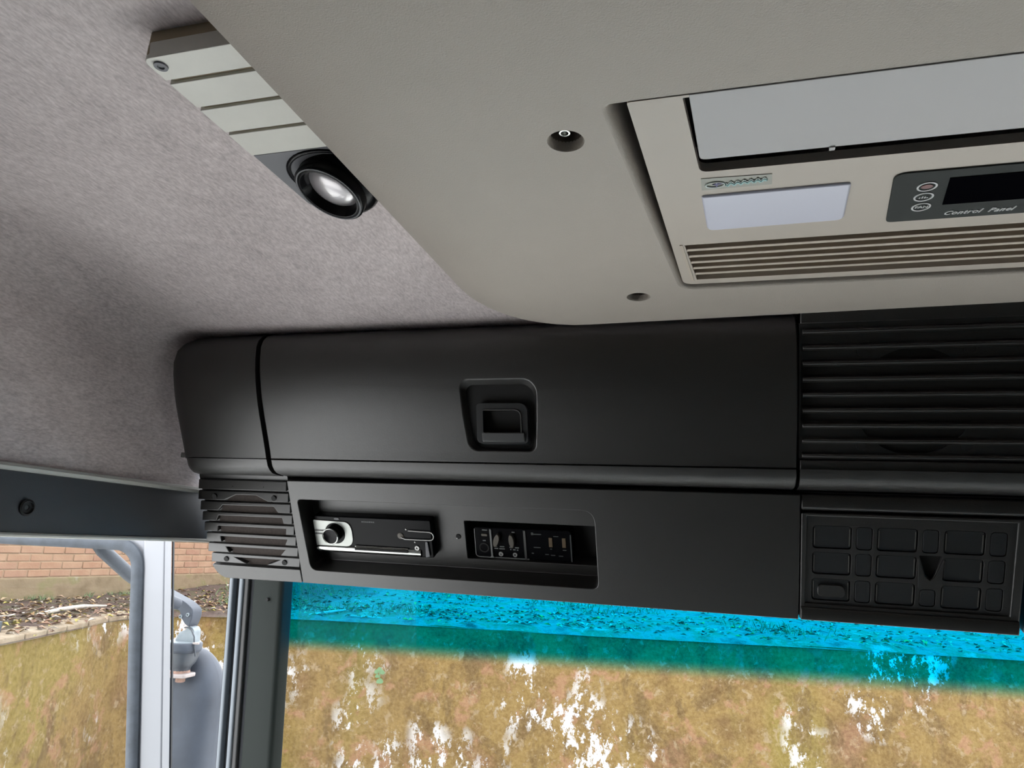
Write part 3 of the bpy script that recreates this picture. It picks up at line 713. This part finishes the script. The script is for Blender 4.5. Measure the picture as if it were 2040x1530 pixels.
sh.rings([[(x, y, z) for x, y in inset(ap, d)] for d, z in ((0, ZB), (0.0012, ZB + 0.0004), (0.0030, ZB + 0.002), (0.0042, ZB + 0.005), (0.0048, ZB + 0.010), (0.005, ZB + 0.055))])
for x, y, r in hs:
    sh.rings([[(px, py, z) for px, py in circ(x, y, q, 28)] for q, z in ((r, ZB), (r * 0.95, ZB + 0.0006), (r * 0.90, ZB + 0.0025), (r * 0.86, ZB + 0.006))])
obj('shell', sh, 'housing', rh, smooth=50)
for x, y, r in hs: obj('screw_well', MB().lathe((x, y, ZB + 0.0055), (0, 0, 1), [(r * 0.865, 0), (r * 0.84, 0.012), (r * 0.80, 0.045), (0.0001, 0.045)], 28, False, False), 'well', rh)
for x, y, r in hs[:1] + hs[2:3]:
    obj('screw', MB().lathe((x - 0.0010, y + 0.0005, ZB + 0.0170), (0, 0, -1), [(0.0042, 0), (0.0040, 0.0100), (0.0033, 0.0112), (0.0024, 0.0112), (0.0020, 0.0090), (0.0001, 0.0090)], 18), 'chrome', rh)

# ------------------------------------------------------------------ air conditioner
ac = thing('air_conditioner', 'beige roof air conditioner with control panel, white light and louvres', 'air conditioner', (XC, 0.46, 0.233))
AZ = 0.2346
bz = rquad([(-0.0412, 0.3292), (mir(-0.0412), 0.3292), (mir(-0.0215), 0.5990), (-0.0215, 0.5990)], [0.002, 0.002, 0.010, 0.010], 5)
fh = rquad([(-0.0120, 0.3312), (mir(-0.0120), 0.3312), (mir(-0.0045), 0.4085), (-0.0045, 0.4085)], [0.001, 0.001, 0.006, 0.006], 4)
vh = [(-0.0178, 0.5160), (mir(-0.0178), 0.5160), (mir(-0.0100), 0.5885), (-0.0100, 0.5885)]
obj('bezel', MB().prism(bz, 'z', AZ, AZ + 0.006, holes=[fh, vh]), 'bezel', ac, bevel=0.0016, bseg=3)
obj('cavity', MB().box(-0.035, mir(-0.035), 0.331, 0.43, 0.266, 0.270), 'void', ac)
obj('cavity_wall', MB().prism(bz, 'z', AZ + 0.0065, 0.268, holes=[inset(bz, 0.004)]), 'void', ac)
obj('duct', MB().box(-0.022, mir(-0.022), 0.51, 0.595, AZ + 0.0085, AZ + 0.011), 'ventback', ac)
fp = MB().prism(rquad([(-0.0088, 0.3290), (mir(-0.0088), 0.3290), (mir(-0.0042), 0.3938), (-0.0042, 0.3938)], [0.0005, 0.0005, 0.004, 0.004], 4), 'z', AZ - 0.0002, AZ + 0.004)
obj('louvre_flap', fp, 'flap', ac, bevel=0.0012, bseg=3)
obj('flap_clip', MB().box(0.0685, 0.0715, 0.3930, 0.3962, AZ - 0.001, AZ + 0.003), 'flap', ac)
for k in range(5):
    yc = 0.5270 + 0.01235 * k
    x0 = -0.0178 + 0.0078 * (yc - 0.516) / 0.0725
    obj('vent_slat', MB().prism([(yc - 0.0024, AZ + 0.0004), (yc + 0.0020, AZ + 0.0002), (yc + 0.0030, AZ + 0.0080), (yc + 0.0014, AZ + 0.0085)], 'x', x0, mir(x0)), 'ventslat', ac, bevel=0.0006)
obj('vent_edge', MB().prism([(-0.0215, 0.5150), (-0.0192, 0.5150), (-0.0122, 0.5900), (-0.0145, 0.5900)], 'z', AZ - 0.0006, AZ + 0.001), 'ventslat', ac)
obj('light_cover', MB().prism(rquad([(-0.0040, 0.4385), (0.0875, 0.4372), (0.0912, 0.4885), (-0.0005, 0.4905)], [0.002, 0.003, 0.006, 0.006], 5), 'z', AZ - 0.0016, AZ + 0.002), 'lens', ac, bevel=0.0014, bseg=3, label='frosted white light cover')
bd = obj('badge', MB().prism([(-0.0040, 0.4162), (0.0390, 0.4180), (0.0398, 0.4308), (-0.0036, 0.4312)], 'z', AZ - 0.0004, AZ + 0.001), 'badge', ac, label='silver sticker with a blue emblem and teal script')
el = [(0.0048 + 0.0058 * math.cos(a), 0.4245 + 0.0032 * math.sin(a), AZ - 0.0007) for a in [2 * math.pi * i / 24 for i in range(25)]]
obj('emblem_ring', MB().tube(el, 0.0006, 6), 'silver', bd)
obj('emblem', MB().prism([(0.0030, 0.4240), (0.0052, 0.4232), (0.0056, 0.4212), (0.0062, 0.4232), (0.0095, 0.4236), (0.0066, 0.4250), (0.0058, 0.4280), (0.0052, 0.4252)], 'z', AZ - 0.0010, AZ), 'navy', bd)
for off, mt, wd in ((0.0, 'teal', 0.0010), (-0.0016, 'silver', 0.0005)):
    pts = [(0.0115 + 0.0245 * i / 40, 0.4250 - 0.0012 * i / 40 + off + 0.0016 * math.sin(i * 0.95) * (1 if i % 7 else 0.3), AZ - 0.0008) for i in range(41)]
    obj('script', MB().tube(pts, wd, 5), mt, bd)
cp = obj('control_panel', MB().prism(rquad([(0.1105, 0.4312), (mir(0.1105), 0.4312), (mir(0.1198), 0.4985), (0.1198, 0.4985)], [0.008, 0.008, 0.004, 0.004], 6), 'z', AZ - 0.0010, AZ + 0.001), 'ctrl', ac, bevel=0.0004, label='slate grey control film')
obj('display', MB().prism([(0.1435, 0.4410), (mir(0.1435), 0.4410), (mir(0.1488), 0.4765), (0.1488, 0.4765)], 'z', AZ - 0.0014, AZ), 'display', cp)
for i, (bx_, by_) in enumerate(((0.1331, 0.4497), (0.1346, 0.4634), (0.1366, 0.4775))):
    pb = obj('button', MB().prism(circ(bx_, by_, 0.0058, 28), 'z', AZ - 0.0015, AZ - 0.0005, holes=[circ(bx_, by_, 0.0047, 28)]), 'print', cp)
    if i == 0: obj('button_face', MB().prism(circ(bx_, by_, 0.0034, 20, 0.0026), 'z', AZ - 0.0014, AZ - 0.0006), 'redprint', pb)
    if i == 1:
        for q, (a, b) in enumerate(((-0.0022, 0.0014), (-0.0006, 0.0026), (0.0010, 0.0020), (0.0024, 0.0010))): obj('icon_bar', MB().box(bx_ + a - 0.0004, bx_ + a + 0.0004, by_ + 0.0016 - b, by_ + 0.0018, AZ - 0.0014, AZ - 0.0006), 'print', pb)
    if i == 2: text('lettering', 'FAN', 0.0042, 'print', pb, (bx_ - 0.0037, by_ + 0.0014, AZ - 0.0012), (1, 0, 0), (0, -1, 0), bold=0.00005)
text('lettering', 'Control  Panel', 0.0080, 'print', cp, (0.1530, 0.4918, AZ - 0.0012), (1, 0, 0), (0, -1, 0), shear=0.3, space=1.1, bold=0.0001, fit=0.0420)

# ------------------------------------------------------------------ roof lamp
LZ = 0.292
lm = thing('roof_lamp', 'ivory ribbed roof lamp with a black swivel spotlight beside the beige housing', 'lamp', (-0.27, 0.4, LZ))
XL, XR = -0.3490, -0.195
obj('lamp_base', MB().box(XL + 0.001, XR, 0.3045, 0.4185, LZ + 0.0022, 0.314), 'lampgroove', lm, bevel=0.003)
segs = [(0.3030, 0.3246), (0.3284, 0.3546), (0.3580, 0.3856), (0.3890, 0.4178)]
for i, (a, b) in enumerate(segs):
    s_ = obj('ribbed_panel', MB().prism(rr(XL, XR, a, b, (0.006 if i == 0 else 0.0005, 0.0005, 0.0005, 0.0005), 4), 'z', LZ, LZ + 0.012), 'lamp', lm, bevel=0.0012, bseg=3)
    if i == 0: obj('screw', MB().lathe((-0.3405, 0.3110, LZ + 0.0002), (0, 0, -1), [(0.0046, 0), (0.0044, 0.0014), (0.0024, 0.0014), (0.0018, 0.0004), (0.0001, 0.0004)], 20), 'lampgrey', s_, label='dark screw head')
obj('rear_slope', MB().prism([(0.3035, 0.3145), (0.3030, LZ + 0.0020), (0.3065, LZ + 0.0020), (0.3065, 0.3145)], 'x', XL + 0.003, XR), 'lampgroove', lm, bevel=0.002)  # shadow on the ivory rear end, put into its tan colour
obj('end_panel', MB().prism(rr(XL, XR, 0.4195, 0.5080, (0.0005, 0.0005, 0.004, 0.010), 4), 'z', LZ + 0.001, 0.318), 'lampgrey', lm, bevel=0.0015)
ax = Vector((-0.22, -0.27, -0.94)).normalized()
rc = Vector((-0.3010, 0.4575, 0.2745))
bc = rc - ax * 0.0180
obj('socket_ring', MB().lathe((bc.x, bc.y, LZ + 0.0025), (0, 0, -1), [(0.0420, 0), (0.0420, 0.0020), (0.0405, 0.0030), (0.0385, 0.0028), (0.0375, 0.0)], 40), 'gloss', lm, smooth=60)
spot = obj('spotlight', MB().lathe(bc, ax, [(0.0360, -0.008), (0.0370, -0.002), (0.0366, 0.002), (0.0345, 0.0065), (0.0315, 0.0090), (0.0303, 0.0098), (0.0305, 0.0172), (0.0290, 0.0187), (0.0252, 0.0187), (0.0215, 0.0105)], 44, True, False), 'gloss', lm, smooth=50, label='glossy black swivel spotlight')
u_ = ax.orthogonal().normalized(); v_ = ax.cross(u_)
obj('bezel_ring', MB().tube([rc + (u_ * math.cos(a) + v_ * math.sin(a)) * 0.0282 for a in [2 * math.pi * i / 40 for i in range(41)]], 0.0010, 8), 'lampgrey', spot)
obj('lamp_lens', MB().lathe(rc - ax * 0.0085, ax, [(0.0220, 0.0), (0.0190, 0.003), (0.0130, 0.0055), (0.0060, 0.0068), (0.0001, 0.0072)], 36, True, True), 'reflector', spot, smooth=80)

# ================================================================== wing mirror outside
wm = thing('wing_mirror', 'blue grey wing mirror on a bent arm outside the door', 'mirror', (-1.11, 1.38, -0.75))
obj('arm', MB().tube([(-1.16, 1.10, 0.16), (-1.13, 1.075, 0.05), (-1.105, 1.052, -0.020), (-1.1, 1.078, -0.047), (-1.1, 1.15, -0.092), (-1.12, 1.26, -0.140), (-1.12, 1.32, -0.160)], 0.0125, 12), 'mirror', wm)
br = rquad([(-1.190, -0.134), (-1.120, -0.158), (-1.0975, -0.172), (-1.0975, -0.190), (-1.1035, -0.2085), (-1.114, -0.203), (-1.125, -0.192), (-1.133, -0.176), (-1.190, -0.172)], [0.004, 0.01, 0.008, 0.005, 0.002, 0.003, 0.003, 0.004, 0.004], 4)
obj('bracket', MB().prism(br, 'y', 1.345, 1.375), 'mirror', wm, bevel=0.004, bseg=3)
for x_, z_ in ((-1.108, -0.1835), (-1.148, -0.161), (-1.126, -0.1885)):
    obj('bolt', MB().lathe((x_, 1.345, z_), (0, -1, 0), [(0.0042, 0), (0.0040, 0.003), (0.0022, 0.003), (0.002, 0.001)], 12), 'mirrorlight', wm)
obj('hood_plate', MB().prism(rquad([(-1.139, -0.245), (-1.129, -0.222), (-1.114, -0.216), (-1.108, -0.208), (-1.097, -0.209), (-1.091, -0.216), (-1.089, -0.245)], 0.003, 3), 'y', 1.350, 1.372), 'mirrorlight', wm, bevel=0.003)
cpb = Vector((-1.119, 1.36, -0.2415))
obj('cap', MB().lathe(cpb, (0, 0, -1), [(0.001, -0.001), (0.034, 0.0), (0.0372, 0.003), (0.0372, 0.016), (0.0360, 0.017), (0.0360, 0.019), (0.0335, 0.0205)], 32), 'mirror', wm, smooth=50)
obj('cap_top', MB().lathe(cpb, (0, 0, 1), [(0.0335, -0.001), (0.0320, 0.0018), (0.001, 0.0025)], 32), 'mirrorlight', wm, smooth=60)
obj('cap_bowl', MB().lathe(cpb, (0, 0, -1), [(0.0330, 0.019), (0.0325, 0.030), (0.0285, 0.042), (0.0215, 0.0515), (0.0200, 0.054), (0.0190, 0.062)], 32), 'mirrordark', wm, smooth=50)
obj('neck', MB().lathe(cpb, (0, 0, -1), [(0.0190, 0.054), (0.0205, 0.0655)], 20), 'rust', wm)
obj('clamp_plate', MB().prism(rquad([(-1.20, 1.335), (-1.088, 1.335), (-1.088, 1.375), (-1.20, 1.385)], 0.008, 4), 'z', -0.3125, -0.3045).shift(lambda x, y, z: (x, y, z + 0.05 * (x + 1.1))), 'paleplate', wm, bevel=0.002)
obj('clamp_bolt', MB().lathe((-1.112, 1.355, -0.3115), (0, 0, -1), [(0.009, 0), (0.009, 0.003), (0.010, 0.005), (0.010, 0.011), (0.008, 0.012)], 8), 'rust', wm)
obj('wire', MB().tube([(-1.118, 1.352, -0.2115), (-1.106, 1.348, -0.2100), (-1.094, 1.346, -0.2150), (-1.085, 1.346, -0.2280), (-1.082, 1.346, -0.2450), (-1.080, 1.352, -0.2680)], 0.0016, 6), 'mirrordark', wm)
obj('wing_nut', MB().box(-1.085, -1.071, 1.343, 1.349, -0.2425, -0.2385), 'paleplate', wm, bevel=0.001)
def shell(u, v):
    # mirror housing: a flattened capsule with a domed top
    a = u * 2 * math.pi
    zz = -0.259 - v * 0.52
    t = min(1, v * 0.52 / 0.115); prof_ = math.sqrt(max(0, 1 - (1 - t) ** 2))
    tb = min(1, (1 - v) / 0.15); prof_ *= math.sqrt(max(0, 1 - (1 - tb) ** 2))
    cxp = -1.150
    sgn = lambda q: 1 if q >= 0 else -1
    ca, sa = math.cos(a), math.sin(a)
    return (cxp + 0.094 * prof_ * sgn(ca) * abs(ca) ** 0.8, 1.425 + 0.055 * prof_ * sgn(sa) * abs(sa) ** 0.8, zz)
obj('housing', MB().grid(shell, 48, 60), 'mirror', wm, smooth=80)

# ================================================================== outside: yard, retaining wall, soil, brick wall
yd = obj('ground', MB().box(-40, 40, -30, 45, -EZ - 0.1, -EZ), 'yard'); tag(yd, 'pale concrete yard the vehicle stands on', kind='structure')
ZT = -0.85
wpts = [(-4.10, 0.6), (-4.45, 2.6), (-4.757, 3.943), (-4.992, 4.672), (-5.22, 5.45), (-5.12, 5.98), (-4.60, 6.36), (-4.137, 6.62), (-3.084, 6.917), (-1.558, 7.26), (0.376, 7.787), (2.919, 8.40), (6.5, 9.2), (11, 10.2)]
def cat(pts, n):
    out = []
    for i in range(len(pts) - 1):
        p0 = Vector(pts[max(i - 1, 0)]); p1 = Vector(pts[i]); p2 = Vector(pts[i + 1]); p3 = Vector(pts[min(i + 2, len(pts) - 1)])
        for k in range(n):
            t = k / n
            out.append(0.5 * ((2 * p1) + (p2 - p0) * t + (2 * p0 - 5 * p1 + 4 * p2 - p3) * t * t + (3 * p1 - p0 - 3 * p2 + p3) * t ** 3))
    out.append(Vector(pts[-1])); return out
W2 = cat(wpts, 8)
def wn_(i):
    d = (W2[min(i + 1, len(W2) - 1)] - W2[max(i - 1, 0)]).normalized(); return Vector((-d.y, d.x))     # pointing away from the yard
ZSEG = 10
mb = MB(); nW = len(W2)
from mathutils import noise as mnoise
def wallpt(i, j):
    p = W2[i]; n = wn_(i); z = -EZ + (ZT + EZ) * j / ZSEG
    zt = 0.0
    if j == ZSEG: z = ZT + 0.01 + 0.02 * mnoise.noise(Vector((p.x * 1.7, p.y * 1.7, 3.0)))
    d = 0.05 * mnoise.noise(Vector((p.x * 0.9, p.y * 0.9, z * 1.3))) - 0.10 * (1 - j / ZSEG)
    q = p + n * d
    return (q.x, q.y, z)
mb.rings([[wallpt(i, j) for i in range(nW)] for j in range(ZSEG + 1)] + [[(W2[i].x + wn_(i).x * 0.3, W2[i].y + wn_(i).y * 0.3, ZT - 0.02) for i in range(nW)], [(W2[i].x + wn_(i).x * 0.3, W2[i].y + wn_(i).y * 0.3, -EZ) for i in range(nW)]], closed=False)
fw = obj('wall_front', mb, 'mossy', smooth=60); tag(fw, 'mossy retaining wall with white lichen around the yard', kind='structure')
# soil behind the wall
def soilz(d, i):
    return ZT + 0.045 * max(0, min(1, (d + 0.05) / 0.15)) + 0.055 * d + 0.02 * max(0, d - 4)
def soil(u, v):
    i = u * (nW - 1); i0 = min(int(i), nW - 2); f = i - i0
    p = W2[i0].lerp(W2[i0 + 1], f); n = wn_(i0).lerp(wn_(i0 + 1), f).normalized()
    d = -0.03 + 26 * v ** 2.6
    nd = n
    q = p + Vector((n.x, n.y)) * d
    return (q.x, q.y, soilz(d, 0) + (0.035 * mnoise.noise(Vector((q.x * 2.1, q.y * 2.1, 1.0))) + 0.02 * mnoise.noise(Vector((q.x * 6, q.y * 6, 5.0)))) * min(1, d * 4))
so = obj('floor', MB().grid(soil, 150, 40), 'soil', smooth=80); so.name = 'soil_bank'; tag(so, 'brown leaf strewn soil bank behind the retaining wall', kind='structure')
# coping stones along the side stretch
cop = thing('coping', 'pale worn coping stones on top of the side stretch of wall', 'coping', (-4.7, 3.5, ZT))
i = 0
while i + 3 < nW and W2[i + 3].y < 5.75:
    ring = []
    for k in range(4):
        p = W2[i + k]; n = wn_(i + k)
        a = p - n * 0.015; b = p + n * 0.20
        e = 0.006 if k in (0, 3) else 0
        ring.append([(a.x, a.y + (e if k == 0 else -e), ZT - 0.005), (b.x, b.y + (e if k == 0 else -e), ZT), (b.x, b.y + (e if k == 0 else -e), ZT + 0.055), (a.x, a.y + (e if k == 0 else -e), ZT + 0.048)])
    obj('coping_stone', MB().rings(ring, True, True), 'coping', cop, bevel=0.01)
    i += 3

# brick wall
bo = Vector((-6.68, 3.0, -0.78)); bdir = Vector((-6.02, 9.6, -0.78)) - bo; L = bdir.length
brz = math.atan2(bdir.y, bdir.x)
bwl = thing('wall_brick', 'weathered pink brick wall on a stained plinth beyond the soil bank', None, bo, rz=brz, local=True, kind='structure')
obj('mortar_bed', MB().box(0, L, 0.0, 0.22, 0.0, 1.5), 'mortar', bwl)
obj('plinth', MB().box(-0.02, L + 0.02, -0.030, 0.1, -0.15, 0.235), 'plinth', bwl, bevel=0.01)
bp = MB().box(-0.1075, 0.1075, -0.007, 0.05, -0.0325, 0.0325)
proto = None; cnt = 0; rest = MB()
for c in range(16):
    z = 0.275 + c * 0.075
    xx = 0.11 if c % 2 == 0 else 0.0
    while xx < L:
        xx0 = xx; xx += 0.225
        if c < 9 and cnt < 296:
            if proto is None:
                proto = obj('brick', bp, 'brick', bwl, bevel=0.006, bseg=2); b_ = proto
            else:
                b_ = proto.copy(); COL.objects.link(b_)
            b_.location = (xx0, 0.0215 + rnd.uniform(-0.003, 0.003), z); b_.rotation_euler = (0, rnd.uniform(-.008, .008), rnd.uniform(-.012, .012)); cnt += 1
        else:
            rest.box(xx0 - 0.1065, xx0 + 0.1065, -0.012 + rnd.uniform(-.003, .003), 0.05, z - 0.0325, z + 0.0325)
ob = obj('upper_brickwork', rest, 'brick', bwl); ob['kind'] = 'stuff'

# leaf litter
def surf(i, d):
    p = W2[i]; n = wn_(i); q = p + n * d
    z = soilz(d, 0) + (0.035 * mnoise.noise(Vector((q.x * 2.1, q.y * 2.1, 1.0))) + 0.02 * mnoise.noise(Vector((q.x * 6, q.y * 6, 5.0)))) * min(1, d * 4)
    return Vector((q.x, q.y, z + 0.006))
lf = MB(); cols_ = []
pal = [le(*c) for c in ((176, 132, 104), (204, 168, 138), (150, 108, 86), (222, 190, 150), (190, 150, 96), (120, 92, 78), (214, 196, 96), (226, 212, 196))]
for k in range(4200):
    i = rnd.randrange(8, nW - 4); d = 0.08 + abs(rnd.gauss(0, 1.0)); 
    c = surf(i, d) + Vector((rnd.uniform(-.25, .25), rnd.uniform(-.25, .25), 0.004))
    a = rnd.uniform(0, 6.28); s_ = rnd.uniform(0.018, 0.045); ux = Vector((math.cos(a), math.sin(a), rnd.uniform(-.3, .3))); vx = Vector((-math.sin(a), math.cos(a), rnd.uniform(-.3, .3)))
    b = lf.addv([c - ux * s_, c + vx * s_ * .5 + Vector((0, 0, s_ * .4)), c + ux * s_, c - vx * s_ * .5 + Vector((0, 0, s_ * .4))])
    lf.face((b, b + 1, b + 2)); lf.face((b, b + 2, b + 3)); col = rnd.choice(pal); col = tuple(q * 1.5 for q in col) if c.x > -4.3 else col; cols_ += [col, col]
lo_ = obj('leaf_litter', lf, 'leaves'); tag(lo_, 'dry fallen leaves lying on the soil bank behind the wall', 'leaves', kind='stuff')
ca = lo_.data.color_attributes.new('leafcol', 'FLOAT_COLOR', 'CORNER')
for p, c in zip(lo_.data.polygons, cols_):
    for li in p.loop_indices: ca.data[li].color = (*c, 1)
# grass along the foot of the brick wall and on the bank ahead
gm = MB()
def blade(c, h, lean):
    a = rnd.uniform(0, 6.28); wv = Vector((math.cos(a), math.sin(a), 0)) * 0.004; l = Vector((rnd.uniform(-1, 1), rnd.uniform(-1, 1), 0)) * lean
    b = gm.addv([c - wv, c + wv, c + l * 0.4 + Vector((0, 0, h * 0.6)) + wv * .6, c + l + Vector((0, 0, h))])
    gm.face((b, b + 1, b + 2)); gm.face((b, b + 2, b + 3))
for k in range(2600):
    t = rnd.random(); base = bo + bdir * t
    if mnoise.noise(Vector((t * 22, 0, 2))) < 0.02: continue
    nrm_ = Vector((-bdir.y, bdir.x, 0)).normalized() * -1
    c = base + nrm_ * (0.03 + abs(rnd.gauss(0, 0.08))); c.z = -0.80
    blade(c, rnd.uniform(0.04, 0.12), 0.05)
for k in range(9000):
    i = rnd.randrange(int(nW * 0.45), nW - 1); d = 0.3 + abs(rnd.gauss(0, 1.6)); c = surf(i, d)
    if mnoise.noise(Vector((c.x * 0.7, c.y * 0.7, 9))) < 0.05: continue
    c += Vector((rnd.uniform(-.3, .3), rnd.uniform(-.3, .3), -0.01)); blade(c, rnd.uniform(0.03, 0.10), 0.05)
go = obj('grass', gm, 'grass', smooth=180); tag(go, 'short green grass along the brick wall and on the bank', 'grass', kind='stuff')

# sticks and a stub post on the bank
def stick(label, pts, r, group=None):
    o = obj('stick', MB().tube(pts, r, 7), 'stick', smooth=60); tag(o, label, 'stick', group); return o
stick('bleached forked stick lying on the coping by the door frame', [(-5.52, 4.85, -0.775), (-5.50, 5.05, -0.745), (-5.52, 5.30, -0.735), (-5.50, 5.55, -0.745)], [0.012, 0.02, 0.018, 0.008])
stick('thin grey twig lying on the soil left of the forked stick', [(-5.50, 3.95, -0.80), (-5.55, 4.25, -0.775), (-5.56, 4.62, -0.770), (-5.60, 4.80, -0.760)], [0.006, 0.010, 0.009, 0.005])
stick('curved brown branch leaning at the foot of the brick wall', [(-5.95, 4.15, -0.78), (-6.15, 4.45, -0.72), (-6.30, 4.75, -0.66), (-6.40, 5.0, -0.62)], [0.02, 0.018, 0.014, 0.008])
sp_ = obj('stub_post', MB().prism(rr(-5.02, -4.95, 4.02, 4.09, 0.008), 'z', -0.83, -0.72), 'mirrordark', bevel=0.004); tag(sp_, 'short dark stub post standing behind the coping', 'post')
stick('pale stick lying on the wall top seen through the cyan band', [(-4.05, 6.72, -0.81), (-3.88, 6.84, -0.775), (-3.74, 6.93, -0.75)], [0.012, 0.016, 0.010])
stick('short flat pale stick beside the wall edge behind the windscreen', [(-3.68, 6.85, -0.80), (-3.50, 6.90, -0.80), (-3.33, 6.95, -0.805)], [0.012, 0.013, 0.008])

# small plant growing on the wall face
pc = Vector((-3.20, 6.80, -1.30))
pl = thing('wall_plant', 'small green seedling growing out of the retaining wall', 'plant', pc)
for k, (a, s_) in enumerate(((20, .05), (95, .055), (160, .05), (230, .045), (300, .06), (265, .05))):
    dx, dz = math.cos(R(a)), math.sin(R(a))
    s_ *= 0.6; c = pc + Vector((dx * 0.035, -0.06, dz * 0.035 - (0.04 if k > 3 else 0)))
    mb = MB(); rim_ = [(c.x + s_ * 0.8 * math.cos(2 * math.pi * q / 10), c.y - 0.01 * math.sin(4 * math.pi * q / 10), c.z + s_ * 0.7 * math.sin(2 * math.pi * q / 10)) for q in range(10)]
    mb.rings([rim_, [(x, y + 0.004, z) for x, y, z in rim_]], True, True)
    obj('leaf', mb, 'leafgreen', pl)
obj('stem', MB().tube([pc + Vector((0, 0.02, -0.1)), pc + Vector((0, -0.05, -0.05)), pc + Vector((0, -0.055, 0.04))], 0.006, 6), 'leafgreen', pl)
